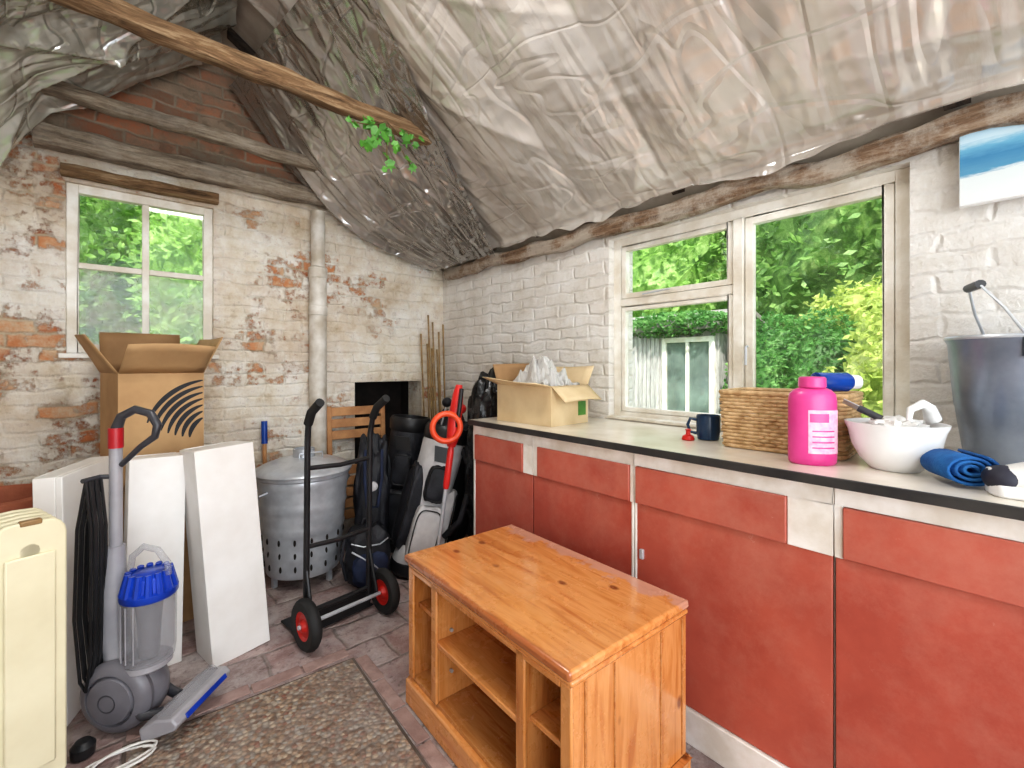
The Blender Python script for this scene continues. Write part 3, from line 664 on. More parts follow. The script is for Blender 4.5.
for k in range(7):
    r0 = .10+.030*k; a0_ = math.acos(-.045/r0); a1_ = R(180-3*k); L0 = []
    for q in range(19):
        f = q/18; a = a0_+(a1_-a0_)*f; w_ = .006+.016*math.sin(PI*f)**.8
        L0.append(((.205+(r0-w_/2)*math.cos(a), .19+(r0-w_/2)*math.sin(a)), (.205+(r0+w_/2)*math.cos(a), .19+(r0+w_/2)*math.sin(a))))
    n0 = len(L0); vs = [(p[0], -.1662, p[1]) for p, q in L0]+[(q[0], -.1662, q[1]) for p, q in L0]
    mb.add(vs, [(i, i+1, n0+i+1, n0+i) for i in range(n0-1)])
mb.build('printed_stripes', 'print', bx, smooth=False, recalc=False)

cb = carton('pale cardboard box with crumpled plastic film on the far end of the worktop', (1.645, 1.70, .9595), R(3), .28, .38, .19, [(0, R(-40)), (2, R(15)), (3, R(60)), (1, R(75))], m='card_pale', flen=.11)
MB().box(.06, .12, -.1915, -.1905, .04, .11).build('printed_label', 'leaf_in', cb, smooth=False)
mb = MB(); mb.grid(lambda i, j: Vector((-.125+.25*i, -.16+.32*j, .17+.15*math.sin(PI*i)*math.sin(PI*j)+.08*noise.noise(Vector((i*6, j*6, 3)))+.03*noise.noise(Vector((i*17, j*17, 5))))), 34, 34)
o = mb.build('plastic_film', 'film', smooth=False, solid=.0015, recalc=False, loc=(1.645, 1.70, .9595)); tag(o, 'crumpled clear plastic film spilling from the pale box on the worktop', 'plastic film')

# ------------------------------------------------------------------ vacuum cleaner
vc = thing('vacuum_cleaner', 'grey upright vacuum cleaner with clear bin and blue cyclone top', 'vacuum cleaner', (.01, 2.08, 0), (0, 0, R(-42)))
ball = MB().sph((0, 0, .128), (.128, .085, .126), 40, 26).build('ball', 'hoover_grey', vc)
mb = MB(); mb.lathe([(.118, .035), (.122, .05), (.116, .064), (.10, .075), (.085, .078), (.08, .06)], 44, TR(0, 0, .128) @ RX(PI/2)); mb.build('ball_shell', 'hoover_grey', ball)
MB().lathe([(.078, .07), (.074, .082), (.03, .090), (.002, .091)], 40, TR(0, 0, .128) @ RX(PI/2)).build('ball_cap', 'hoover_grey', ball)
MB().tube([(.028*math.cos(a*PI/12), -.089, .128+.028*math.sin(a*PI/12)) for a in range(24)], .003, 6, True).build('ball_ring', 'hoover_dark', ball)
MB().tube([(-.02, 0, .2), (-.05, 0, .3), (-.055, 0, .52), (-.05, 0, .62)], [.05, .042, .034, .026], 16).build('spine', 'hoover_light', vc)
MB().tube([(-.05, 0, .6), (-.05, 0, .98)], .019, 16).build('wand', 'hoover_light', vc)
MB().tube([(-.05, 0, .96), (-.05, 0, 1.03)], .022, 16).build('wand_cuff', 'hoover_red', vc)
MB().tube([(-.05, 0, 1.02), (-.03, 0, 1.07), (.02, 0, 1.095), (.075, 0, 1.08), (.10, 0, 1.04), (.09, 0, 1.0), (.04, 0, .965), (-.03, 0, .90)], [.018, .015, .014, .014, .014, .012, .010, .009], 14).build('hand_grip', 'hoover_dark', vc)
MB().lathe([(.055, .225), (.073, .23), (.077, .26), (.079, .45), (.074, .452), (.072, .26), (.05, .235)], 36, TR(.07, 0, 0), closed=True).build('dust_bin', 'clear', vc)
MB().lathe([(.026, .235), (.030, .24), (.034, .34), (.042, .44), (.03, .45)], 28, TR(.07, 0, 0)).build('inner_shroud', 'hoover_grey', vc)
for k in range(5): MB().tube([(.07+.0785*math.cos(-PI*.9+k*.35), .0785*math.sin(-PI*.9+k*.35), .25), (.07+.080*math.cos(-PI*.9+k*.35), .080*math.sin(-PI*.9+k*.35), .44)], .0022, 6).build('bin_rib', 'hoover_light', vc)
MB().lathe([(.06, .20), (.072, .21), (.071, .228), (.01, .232)], 28, TR(.065, 0, 0)).build('bin_base', 'hoover_light', vc)
cy = MB().lathe([(.079, .445), (.084, .452), (.084, .47), (.070, .475), (.064, .52), (.052, .53), (.002, .532)], 36, TR(.07, 0, 0)).build('cyclone_top', 'hoover_blue', vc)
mb = MB()
for k in range(14):
    a = 2*PI*k/14; mb.tube([(.07+.072*math.cos(a), .072*math.sin(a), .468), (.07+.058*math.cos(a), .058*math.sin(a), .535)], [.0125, .010], 8)
mb.build('cyclone_cone', 'hoover_blue', cy)
MB().tube([(.0, 0, .525), (.01, 0, .58), (.05, 0, .615), (.10, 0, .605), (.135, 0, .56), (.14, 0, .52)], .011, 10).build('carry_handle', 'clear', vc)
MB().tube([(.06, -.06, .1), (.10, -.06, .07), (.15, -.04, .07)], .016, 10).build('yoke', 'hoover_dark', vc)
MB().tube([(.06, .06, .1), (.10, .06, .07), (.15, .04, .07)], .016, 10).build('yoke', 'hoover_dark', vc)
TH_ = TR(.20, 0, .070) @ RY(R(-24)) @ TR(-.19, 0, -.03)
hd = MB(); hd.prism([(.12, .012), (.24, .006), (.255, .02), (.245, .045), (.19, .062), (.13, .058)], -.12, .15, lambda p, q, t: (p, t, q), TH_); hd = hd.build('floor_head', 'hoover_light', vc, bevel=.006)
MB().box(.253, .258, -.08, .12, .012, .03, TH_).build('bumper', 'hoover_blue', hd, bevel=.003)
MB().tube([TH_ @ Vector((.205, -.10, .055)), TH_ @ Vector((.205, .13, .055))], .022, 14).build('brush_cover', 'clear', hd)
mb = MB()
for k in range(6):
    y_ = -.03-.010*k; x_ = -.075-.004*(k % 2)
    mb.tube([(x_, y_, .86), (x_-.03, y_, .7), (x_-.035, y_-.005, .4), (x_-.02, y_, .24-.01*k), (x_, y_, .21-.01*k), (x_+.016, y_, .26), (x_+.018, y_, .7), (x_, y_, .86)], .0048, 8)
mb.build('power_cord', 'black', vc)
MB().tube([(-.05, 0, .86), (-.08, -.03, .865), (-.08, -.09, .865)], .008, 8).build('cord_hook', 'hoover_dark', vc)

# ------------------------------------------------------------------ oil radiator
rd = thing('oil_radiator', 'cream oil-filled radiator standing end-on at the left edge', 'heater', (-.20, 1.80, 0), (0, 0, R(18)))
for k in range(5):
    y = .0+k*.042
    pf = []
    for q in range(9):
        a = PI*q/8; pf.append((.045*math.cos(a)+.030*(1 if q < 4 else (-1 if q > 4 else 0)), .775+.048*math.sin(a)))
    pf = [(.075, .10), (.075, .775)]+[p for p in pf[1:-1]]+[(-.075, .775), (-.075, .10), (-.055, .06), (.055, .06)]
    vs = MB(); vs.prism(pf, y, y+.014, lambda p, q, t: (p, t, q))
    f_ = vs.build('fin', 'cream', rd, bevel=.005)
    if k == 0:
        vb = MB(); vb.prism([(.05, .14), (.05, .73), (-.05, .73), (-.05, .14)], -.010, .0, lambda p, q, t: (p, t, q)); vb.build('raised_panel', 'cream', f_, bevel=.008, seg=3)
for z in (.14, .74): MB().tube([(0, .0, z), (0, .18, z)], .02, 12).build('oil_tube', 'cream', rd)
MB().box(-.02, .025, -.002, .02, .81, .825).build('carry_tab', 'brown_knob', rd, bevel=.004)
for y in (.0, .15):
    MB().box(-.10, .10, y-.002, y+.02, .035, .06).build('foot', 'black', rd, bevel=.004)
    for s in (-1, 1): MB().lathe([(.02, -.01), (.02, .01)], 16, TR(s*.09, y+.01, .02) @ RX(PI/2)).build('castor', 'tyre', rd)

pts = []
for q in range(60):
    a = q*.33; r = .10+.02*math.sin(q*.5); pts.append((-.015+r*math.cos(a)*.85, 1.885+r*math.sin(a)*.40-.001*q, .013+.0006*q))
o = MB().tube(pts, .0035, 8).build('electric_flex', 'wire_white'); tag(o, 'coiled white electric flex on the floor by the radiator', 'cable')
tag(MB().lathe([(.02, 0), (.03, .005), (.032, .035), (.02, .05), (.002, .052)], 24).build('castor_cap', 'black', loc=(-.105, 1.995, .0)), 'small round black cap on the floor left of the vacuum ball', 'cap')

cp = MB().lathe([(.21, 0), (.215, .02), (.2, .06), (.185, .5), (.18, .66), (.20, .68), (.21, .70), (.21, .745), (.185, .75), (.165, .72), (.17, .1)], 40).build('chimney_pot', 'terracotta', loc=(-.41, 2.62, 0))
tag(cp, 'brown terracotta chimney pot at the left edge behind the cream radiator', 'chimney pot')

# ------------------------------------------------------------------ golf bags
def golf_bag(label, loc, rot, m1, m2, m3):
    g = thing('golf_bag', label, 'golf bag', loc, rot, None)
    prof = [(.10, 0), (.128, .01)]+[(.118+.012*math.cos(z*9)+.012*abs(z-.45), z) for z in [.05+.06*i for i in range(14)]]+[(.12, .87), (.1, .86), (.09, .5)]
    b_ = MB().lathe(prof, 28); b_.v = [v*(1+.05*noise.noise(v*9)) for v in b_.v]; b_.build('body', m1, g)
    MB().lathe([(.133, 0), (.141, .01), (.141, .06), (.131, .07)], 28).build('base', 'black', g)
    MB().lathe([(.130, .80), (.137, .81), (.142, .87), (.13, .895), (.118, .895), (.115, .80)], 28).build('collar', 'black', g)
    def pocket(x0, x1, z0, z1, y0, y1, m, T):
        p = MB().sph(((x0+x1)/2, (y0+y1)/2, (z0+z1)/2), ((x1-x0)/2, (y1-y0)/2, (z1-z0)/2), 32, 22, .45, .10, 5, T).build('pocket', m, g, angle=70)
        c = []
        for q in range(28):
            a = 2*PI*q/28; c.append(T @ Vector(((x0+x1)/2+math.copysign(abs(math.cos(a))**.5, math.cos(a))*(x1-x0)*.43, y0+.004, (z0+z1)/2+math.copysign(abs(math.sin(a))**.5, math.sin(a))*(z1-z0)*.45)))
        MB().tube(c, .004, 6, True).build('piping', 'black', p)
    pocket(-.085, .085, .09, .42, -.185, -.06, m2, Matrix.Identity(4))
    pocket(-.065, .065, .44, .66, -.155, -.06, m3, Matrix.Identity(4))
    pocket(-.07, .07, .14, .64, -.165, -.06, m3, RZ(-PI/2.4))
    pocket(-.07, .07, .10, .52, -.165, -.06, m2, RZ(PI/2.4))
    MB().prism([(-.05, .68), (.05, .68), (.03, .77), (-.07, .77)], -.131, -.136, lambda p, q, t: (p, t, q)).build('flash', 'black', g)
    MB().tube([(.11, -.05, .78), (.16, -.12, .70), (.19, -.16, .55), (.18, -.18, .38), (.12, -.12, .26)], .018, 10).build('strap', 'black_cloth', g)
    return g
golf_bag('grey and white golf bag leaning beside the red grass trimmer', (1.32, 2.50, 0), (R(-4), R(15), R(-25)), 'grey_cloth', 'grey_cloth', 'black_cloth')
golf_bag('black golf bag standing in front of the dark wall recess', (1.43, 2.92, 0), (R(-2), R(6), R(-40)), 'black_cloth', 'black_cloth', 'black_cloth')
for k, (dx, dy, hh, mm, lb) in enumerate([(-.03, .03, 1.02, 'black_cloth', 'golf club with black hood in the grey golf bag'), (.04, .0, 1.0, 'trim_red', 'golf club with red hood in the grey golf bag'), (.0, -.04, .97, 'cloth_white', 'golf club with white hood in the grey golf bag')]):
    c = thing('golf_club', lb, 'golf club', (1.32, 2.50, 0), (R(-4), R(15), R(-25)), 'golf clubs in the grey bag')
    MB().tube([(dx, dy, .10), (dx*1.3, dy*1.3, hh)], .005, 8).build('shaft', 'galv', c)
    MB().sph((dx*1.35, dy*1.3-.01, hh+.02), (.032, .042, .032), 16, 10).build('head_cover', mm, c)

def soft(c, r, amp, fr, e=.7):
    return MB().sph(c, r, 56, 44, e, amp, fr)
o = soft((0, 0, .585), (.17, .15, .585), .16, 8, .75).build('refuse_sack', 'bin_bag', loc=(1.72, 2.20, .02)); tag(o, 'tall stuffed black refuse sack between the counter end and the corner', 'bin bag')
o = soft((0, 0, .44), (.14, .13, .44), .2, 8, .7).build('kit_bag', 'black_cloth', loc=(1.76, 2.74, .02)); tag(o, 'slumped black kit bag wedged behind the grey golf bag', 'bag')
bp = thing('backpack', 'small black and navy backpack on the floor behind the sack truck', 'bag', (1.05, 2.50, 0), (R(-6), 0, R(-12)))
soft((0, 0, .17), (.12, .09, .17), .12, 6, .6).build('body', 'black_cloth', bp)
soft((0, -.075, .11), (.095, .045, .09), .1, 6, .6).build('pocket', 'navy', bp)
MB().tube([(-.03, 0, .33), (-.02, 0, .37), (.02, 0, .37), (.03, 0, .33)], .008, 8).build('handle', 'black_cloth', bp)
MB().tube([(-.1, -.075, .26), (-.04, -.100, .24), (.05, -.100, .24), (.1, -.075, .26)], .004, 6).build('zip', 'galv', bp)
MB().tube([(-.10, -.09, .22), (.0, -.122, .15), (.10, -.10, .05)], .005, 6).build('trim_cord', 'galv', bp)
MB().tube([(-.12, -.02, .3), (-.15, -.05, .18), (-.12, -.03, .06)], .01, 8).build('strap', 'black_cloth', bp)
sb = thing('holdall', 'soft black holdall standing up between the wooden chair and golf bags', 'bag', (1.15, 2.72, 0), (R(-6), R(2), R(-20)))
soft((0, 0, .40), (.10, .09, .40), .2, 7, .65).build('body', 'black_cloth', sb)
MB().tube([(-.05, -.07, .72), (-.05, -.11, .55), (-.03, -.12, .38), (.03, -.12, .38), (.05, -.11, .55), (.05, -.07, .72)], .009, 8).build('strap', 'navy', sb)
MB().sph((0, -.10, .50), (.03, .012, .03), 16, 8).build('badge', 'grey_cloth', sb)

fc = thing('folding_chair', 'folded slatted wooden chair leaning on the back wall behind the bags', 'chair', (1.245, 3.10, 0), (R(-4), 0, R(-2)))
for s in (-1, 1):
    MB().box(s*.19-.016, s*.19+.016, 0, .03, 0, .97).build('leg', 'slat', fc, bevel=.004)
    MB().box(s*.155-.014, s*.155+.014, -.03, -.004, 0, .62).build('leg', 'slat', fc, bevel=.004)
for z in (.90, .82, .74): MB().box(-.174, .174, .004, .022, z, z+.06).build('back_slat', 'slat', fc, bevel=.003)
for k in range(5): MB().box(-.14, .14, -.028, -.01, .2+k*.075, .26+k*.075).build('seat_slat', 'slat', fc, bevel=.003)

for k in range(8):
    bx_, by_ = 1.78+.024*k, 3.10-.014*(k % 3)
    tx, ty = bx_+(.012 if k % 2 else -.012), 3.19-.014*(k % 3)
    hgt = 1.35+.45*random.random(); mb = MB(); pts = []; rr = []
    for q in range(22):
        f = q/21; pts.append((bx_+(tx-bx_)*f, by_+(ty-by_)*f, .0+hgt*f)); rr.append(.0065 if q % 3 else .008)
    tag(mb.tube(pts, rr, 7).build('bamboo_cane', 'bamboo'), 'thin bamboo cane bundled upright in the far wall corner', 'cane', 'bamboo canes in the corner')

# grass trimmer
a0, a1 = Vector((1.24, 2.12, .02)), Vector((1.40, 2.10, 1.14))
gt = thing('grass_trimmer', 'red and orange grass trimmer leaning against the far end of the counter', 'trimmer', a0)
ax = (a1-a0); P = lambda f, dx=0, dy=0: ax*f+Vector((dx, dy, 0))
MB().tube([P(.05), P(.5), P(.72)], .011, 12).build('shaft', 'galv', gt)
MB().tube([P(.50), P(.52), P(.62), P(.68), P(.70)], [.014, .018, .018, .018, .014], 14).build('shaft_sleeve', 'trim_red', gt)
MB().tube([P(.70), P(.73), P(.84), P(.95), P(1.0)], [.022, .032, .038, .030, .018], 16).build('motor_housing', 'trim_red', gt)
MB().tube([P(.80, -.0, -.03), P(.90, -.02, -.06), P(.98, 0, -.03)], .012, 10).build('trigger_handle', 'black', gt)
c0 = P(.80, -.06, -.02)
MB().tube([c0+Vector((.076*math.cos(a*PI/12)*.9, -.076*math.cos(a*PI/12)*.4, .074*math.sin(a*PI/12))) for a in range(24)], .016, 10, True).build('loop_handle', 'orange', gt)
MB().lathe([(.03, 0), (.045, .005), (.045, .04), (.03, .05)], 24, TR(0, 0, .01)).build('spool_head', 'black', gt)
MB().grid(lambda i, j: Vector(((.05+.08*j)*math.cos(PI+PI*i), (.05+.08*j)*math.sin(PI+PI*i), .055-.02*j)), 20, 6).build('guard', 'orange', gt, solid=.004)
MB().tube([P(.05, .0), P(.10)], [.02, .014], 12).build('neck', 'black', gt)
sp_ = thing('garden_spade', 'garden spade with a blue grip leaning on the wall left of the metal bin', 'spade', (.66, 3.13, 0), (R(-3), R(0), 0))
MB().tube([(0, 0, .25), (0, 0, .80)], .012, 10).build('shaft', 'slat', sp_); MB().tube([(0, 0, .76), (0, 0, .90)], .018, 10).build('grip', 'spray_blue', sp_)
MB().grid(lambda i, j: Vector(((i-.5)*.16, -.02*math.sin(PI*i), .0+.3*j)), 8, 5).build('blade', 'galv_dark', sp_, solid=.003)

# ------------------------------------------------------------------ things on the worktop
WZ = .9595
bk_ = thing('wicker_basket', 'rectangular natural wicker basket on the worktop behind the pink bottle', 'basket', (1.755, .585, WZ), (0, 0, R(4)))
def rrect(hx, hy, r, n=22):
    pts = []
    for cx, cy, a0_ in ((hx-r, hy-r, 0), (-hx+r, hy-r, PI/2), (-hx+r, -hy+r, PI), (hx-r, -hy+r, 1.5*PI)):
        for q in range(6): a = a0_+PI/2*q/5; pts.append((cx+r*math.cos(a), cy+r*math.sin(a)))
    out = []; k = len(pts)
    for i in range(k):
        p, q = pts[i], pts[(i+1) % k]; d = math.hypot(q[0]-p[0], q[1]-p[1]); m = max(1, int(d/.009))
        for s in range(m): out.append((p[0]+(q[0]-p[0])*s/m, p[1]+(q[1]-p[1])*s/m))
    return out
mb = MB()
for row in range(15):
    z = .010+row*.0122; g = 1+.06*row/15; base = rrect(.118*g, .178*g, .03)
    if len(base) % 2: base = base[:-1]
    pts = []
    for i, (x, y) in enumerate(base):
        nrm = Vector((x/.118, y/.178, 0)).normalized(); pts.append(Vector((x, y, z))+nrm*(.0035*math.sin(i*PI/2+row*PI)))
    mb.tube(pts, .0062, 6, True)
mb.build('weave', 'wicker', bk_)
for z, r in ((.194, .009), (.0085, .008)): MB().tube([(x, y, z) for x, y in rrect(.125 if z > .1 else .118, .188 if z > .1 else .178, .03)][::3], r, 8, True).build('rim', 'wicker', bk_)
MB().box(-.11, .11, -.17, .17, .003, .01).build('base', 'wicker', bk_)
pk = thing('plastic_bottle', 'bright pink plastic bottle standing in front of the wicker basket', 'bottle', (1.548, .452, WZ), (0, 0, R(-55)))
SC = Matrix.Diagonal((1, .68, 1, 1))
MB().lathe([(.056, 0), (.062, .006), (.063, .02), (.063, .185), (.060, .205), (.048, .218), (.034, .224), (.033, .232)], 36, SC).build('body', 'pink', pk)
def band(a0_, a1_, z0, z1, r, nm, m):
    MB().grid(lambda i, j: SC @ Vector((r*math.cos(a0_+(a1_-a0_)*i), r*math.sin(a0_+(a1_-a0_)*i), z0+(z1-z0)*j)), 24, 2).build(nm, m, pk, smooth=True)
band(-PI*.62, -PI*.12, .035, .16, .0642, 'label', 'pink_label')
band(-PI*.60, -PI*.35, .125, .15, .0650, 'label_panel', 'pink')
for q in range(4): band(-PI*.57, -PI*.25, .05+q*.016, .054+q*.016, .0650, 'label_line', 'pink')
MB().lathe([(.033, .224), (.036, .227), (.035, .252), (.031, .256), (.002, .257)], 28).build('cap', 'pink', pk)
mg = thing('mug', 'dark blue glazed mug on the worktop left of the wicker basket', 'mug', (1.735, .86, WZ), (0, 0, R(120)))
MB().lathe([(.035, 0), (.040, .003), (.044, .03), (.044, .088), (.042, .095), (.039, .09), (.038, .012), (.002, .01)], 32).build('body', 'mug', mg)
MB().tube([(.042, 0, .075), (.065, 0, .08), (.075, 0, .055), (.066, 0, .028), (.042, 0, .022)], .006, 10).build('handle', 'mug', mg)
o = MB().lathe([(.022, 0), (.024, .004), (.02, .016), (.009, .022), (.008, .034), (.012, .04), (.002, .044)], 24).build('plunger_cap', 'wheel_red', loc=(1.665, .905, WZ)); tag(o, 'tiny red rubber stopper beside the blue mug', 'stopper')
bw = MB().lathe([(.054, 0), (.058, .004), (.079, .028), (.098, .066), (.107, .108), (.113, .122), (.115, .130), (.109, .130), (.102, .108), (.093, .066), (.074, .032), (.046, .012), (.002, .010)], 48).build('mixing_bowl', 'bowl', loc=(1.64, .278, WZ)); tag(bw, 'round white plastic mixing bowl holding rags on the worktop', 'bowl')
o = MB().sph((0, 0, 0), (.078, .075, .038), 40, 28, 1, .45, 9).build('rag', 'cloth_white', loc=(1.64, .278, WZ+.103)); tag(o, 'crumpled white rag lying in the mixing bowl', 'rag')
tb = thing('scraper', 'grey-handled metal scraper sticking out of the mixing bowl', 'scraper', (1.63, .305, WZ+.138), (R(-60), R(20), R(20)))
MB().tube([(0, 0, 0), (0, 0, .06)], .010, 10).build('handle', 'hoover_dark', tb); MB().box(-.02, .02, -.001, .001, .06, .10).build('blade', 'galv', tb)
o = MB().tube([(0, 0, 0), (.02, 0, .03), (.06, -.02, .045), (.09, -.03, .03), (.11, -.035, .0)], [.006, .009, .012, .016, .02], 12).build('spray_nozzle', 'bowl', loc=(1.62, .245, WZ+.138)); tag(o, 'curved white plastic nozzle resting on the right rim of the bowl', 'nozzle')
sc_ = thing('aerosol_can', 'blue aerosol can lying across the right end of the wicker basket', 'spray can', (1.715, .45, WZ+.236), (PI/2, 0, R(52)))
MB().lathe([(.028, -.05), (.031, -.048), (.031, .05), (.024, .062), (.002, .064)], 28).build('can', 'spray_blue', sc_); MB().lathe([(.023, .06), (.024, .062), (.022, .09), (.002, .092)], 24).build('cap', 'bowl', sc_)
tw = MB(); sp2 = []
for q in range(84):
    a = q*.24; r = .006+.0019*a+.0025*math.sin(a*.9); sp2.append((r*math.cos(a)*1.25, r*math.sin(a)*.86))
tw.add([(x, -.055, z) for x, z in sp2]+[(x*1.03, .055, z) for x, z in sp2], [(i, i+1, i+1+84, i+84) for i in range(83)])
o = tw.build('rolled_towel', 'blue_towel', solid=.0068, recalc=False, loc=(1.555, .142, WZ+.044), rot=(0, 0, R(-58))); tag(o, 'rolled bright blue towel on the worktop right of the bowl', 'towel')
def shoe(label, loc, rz):
    s = thing('trainer', label, 'shoe', loc, (0, 0, rz))
    def prof(t):
        w = .036+.013*math.sin(PI*min(1, t*1.15))**.7+.008*math.exp(-((t-.72)/.16)**2)
        if t > .93: w *= math.sqrt(max(.05, 1-((t-.93)/.075)**2))
        if t < .06: w *= math.sqrt(max(.1, 1-((.06-t)/.065)**2))
        h = .110-.012*math.sin(PI*t) if t < .45 else .102-.048*min(1, (t-.45)/.5)
        if t < .05: h -= .02*(1-t/.05)
        return w, h
    def up(i, j):
        t = i; w, h = prof(t); a = PI*j
        return Vector((.28*t-.14, w*math.copysign(abs(math.cos(a))**.7, math.cos(a)), .024+(h-.02)*math.sin(a)**.8))
    MB().grid(up, 40, 16).build('upper', 'trainer', s, solid=.003)
    out = [(.28*i/24-.14, prof(i/24)[0]+.006) for i in range(25)]
    MB().prism(out+[(x, -y) for x, y in reversed(out)], 0, .028, lambda p, q, t: (p, q, t)).build('sole', 'bowl', s, bevel=.005)
    MB().sph((.112, 0, .036), (.038, .043, .030), 20, 12).build('toe_cap', 'shoe_navy', s)
    for sd in (-1, 1):
        MB().prism([(-.06, .035), (-.02, .035), (.02, .075), (-.01, .08)], sd*.0515, sd*.0545, lambda p, q, t: (p, t, q)).build('side_stripe', 'shoe_navy', s)
    MB().sph((-.08, 0, .118), (.045, .032, .012), 20, 10).build('lining', 'shoe_navy', s)
    mb = MB()
    for k in range(5): x = .0+.018*k; z = prof((x+.14)/.28)[1]+.008; mb.tube([(x, -.026, z-.006), (x, 0, z+.003), (x, .026, z-.006)], .0035, 6)
    mb.build('laces', 'wire_white', s)
shoe('white and navy trainer at the right edge of the worktop', (1.53, -.045, WZ), R(106))
bu = thing('bucket', 'dull zinc bucket with raised wire handle at the right end of the worktop', 'bucket', (1.855, .07, WZ))
MB().lathe([(.082, 0), (.086, .004), (.086, .02), (.089, .025), (.108, .17), (.110, .175), (.124, .35), (.129, .36), (.129, .368), (.121, .368), (.117, .35), (.084, .03), (.002, .028)], 48).build('body', 'galv_dark', bu)
MB().tube([(.126*math.cos(a*PI/24), .126*math.sin(a*PI/24), .366) for a in range(48)], .006, 8, True).build('rim', 'galv', bu)
for s in (-1, 1): MB().box(s*.129-.004, s*.129+.004, -.015, .015, .31, .365).build('ear', 'galv_dark', bu, bevel=.002)
MB().tube([(-.133, 0, .345), (-.10, .04, .44), (-.04, .07, .512), (.04, .07, .512), (.10, .04, .44), (.133, 0, .345)], .0035, 8).build('wire_handle', 'galv', bu)
MB().tube([(-.045, .07, .513), (.045, .07, .513)], .012, 10).build('hand_grip', 'black', bu)
bu.rotation_euler = (0, 0, R(20))
pc = thing('seaside_picture', 'small blue seascape picture hung high on the wall at right of the window', 'picture', (1.965, .0, 1.735), (0, 0, 0))
MB().box(-.012, .012, -.2, .178, 0, .27).build('canvas', 'bowl', pc, bevel=.002)
MB().box(-.0135, -.012, -.198, .176, .002, .268).build('print', 'sea', pc, smooth=False)

# ------------------------------------------------------------------ foliage
def leaves(mb, c, rad, n, size, shell=.35, amp=.3, core=True, T=None):
    c = Vector(c)
    for _ in range(n):
        d = Vector((random.gauss(0,1), random.gauss(0,1), random.gauss(0,1))).normalized()
        k = (1-shell*random.random()**1.6)*(1+amp*noise.noise(d*2.6+c)+amp*.5*noise.noise(d*6+c))
        p = c+Vector((d.x*rad[0], d.y*rad[1], d.z*rad[2]))*k
        if p.z < .02: continue
        a = Vector((random.gauss(0,1), random.gauss(0,1), random.gauss(0,.6))).normalized(); b = a.orthogonal().normalized()
        b = (Matrix.Rotation(random.random()*6.28, 3, a) @ b); s = size*random.uniform(.6, 1.3)
        mb.add([p-a*s, p+b*s*.45+a*s*.1, p+a*s, p-b*s*.45+a*s*.1], [(0, 1, 2, 3)])
    if core: mb.sph(c, tuple(r*(.78) for r in rad), 28, 18, 1, amp*1.1, 5)
def tree(name, label, cat, lobes, n, size, m, trunk=None, grp=None, amp=.3):
    t = thing(name, label, cat, (lobes[0][0][0], lobes[0][0][1], 0) , (0,0,0), grp); off = Vector((lobes[0][0][0], lobes[0][0][1], 0))
    mb = MB()
    for c, r in lobes: leaves(mb, Vector(c)-off, r, n, size, amp=amp)
    mb.build('foliage', m, t, smooth=False, recalc=False)
    if trunk: MB().tube([(0, 0, -.1), (0.03, .02, trunk*.5), (0, 0, trunk)], [.12, .1, .07], 10).build('trunk', 'stem', t)
    return t
mb = MB(); mb.box(2.25, 25, -8, 20, -.16, -.11); mb.box(-10, 2.25, 3.5, 20, -.16, -.11)
struct(mb.build('ground', 'grass', smooth=False))
tree('garden_tree', 'dark green tree seen through the upper right pane of the wide window', 'tree', [((9, 2.0, 3.0), (1.8, 1.9, 2.6)), ((9.5, .9, 4.4), (1.6, 1.5, 1.8))], 7000, .085, 'fol_dark', 2)
tree('garden_tree', 'tall green tree behind the outbuilding, seen through the upper left pane', 'tree', [((10, 5.6, 3.3), (2, 2.0, 2.6)), ((10.5, 4.2, 4.4), (1.7, 1.4, 1.6))], 7000, .085, 'fol_mid', 2)
tree('garden_tree', 'mid green tree at far right of the wide window view behind the yellow shrub', 'tree', [((7.2, .1, 2.2), (1.3, 1.2, 2.2)), ((7.4, -1.0, 3.2), (1.5, 1.4, 2.2))], 6500, .07, 'fol_mid', 2)
tree('yellow_shrub', 'bright yellow-green shrub seen through the right side of the wide window', 'shrub', [((4.7, .76, .95), (.55, .42, .88)), ((4.5, .35, 1.1), (.5, .4, .9)), ((5.6, 1.2, 1.6), (.4, .5, .45))], 3400, .04, 'fol_yel', .8, None, .4)
tree('ivy_hedge', 'ivy-covered hedge between the outbuilding and the yellow shrub', 'hedge', [((5.15, 1.85, .85), (.4, .5, .96)), ((5.1, 1.4, .85), (.4, .45, .96)), ((5.3, 2.15, .95), (.25, .2, .85))], 6000, .030, 'fol_ivy', None, None, .08)
tree('garden_tree', 'leafy tree outside the left panes of the small window', 'tree', [((-.9, 5.8, 2.2), (.85, .7, 1.3)), ((-1.5, 6.2, 3.2), (.9, .8, 1.2)), ((-.1, 6.8, 3.0), (1.0, .5, 1.6)), ((-.2, 6.6, 1.3), (1.0, .5, 1.3))], 4500, .045, 'fol_mid', 1.2)
tree('garden_tree', 'leafy tree outside the right panes of the small window', 'tree', [((.75, 5.5, 2.0), (.75, .6, 1.4)), ((.9, 6.0, 3.4), (1.0, .6, 1.2))], 5000, .045, 'fol_mid', 1.2)
ob = thing('outbuilding', 'white boarded garden outbuilding seen through the left lower window pane', 'shed', (5.1, 3.0, 0))
MB().box(0, 1.4, -.60, 1.2, -.1, 1.70).build('wall', 'shed_board', ob, smooth=False)
mb = MB()
for k in range(11): mb.box(-.02, -.002, .15+k*.062, .15+k*.062+.054, 0, 1.60)
mb.build('door', 'shed_board', ob, bevel=.003)
mb = MB(); y0, y1, z0, z1 = -.56, .10, .45, 1.58
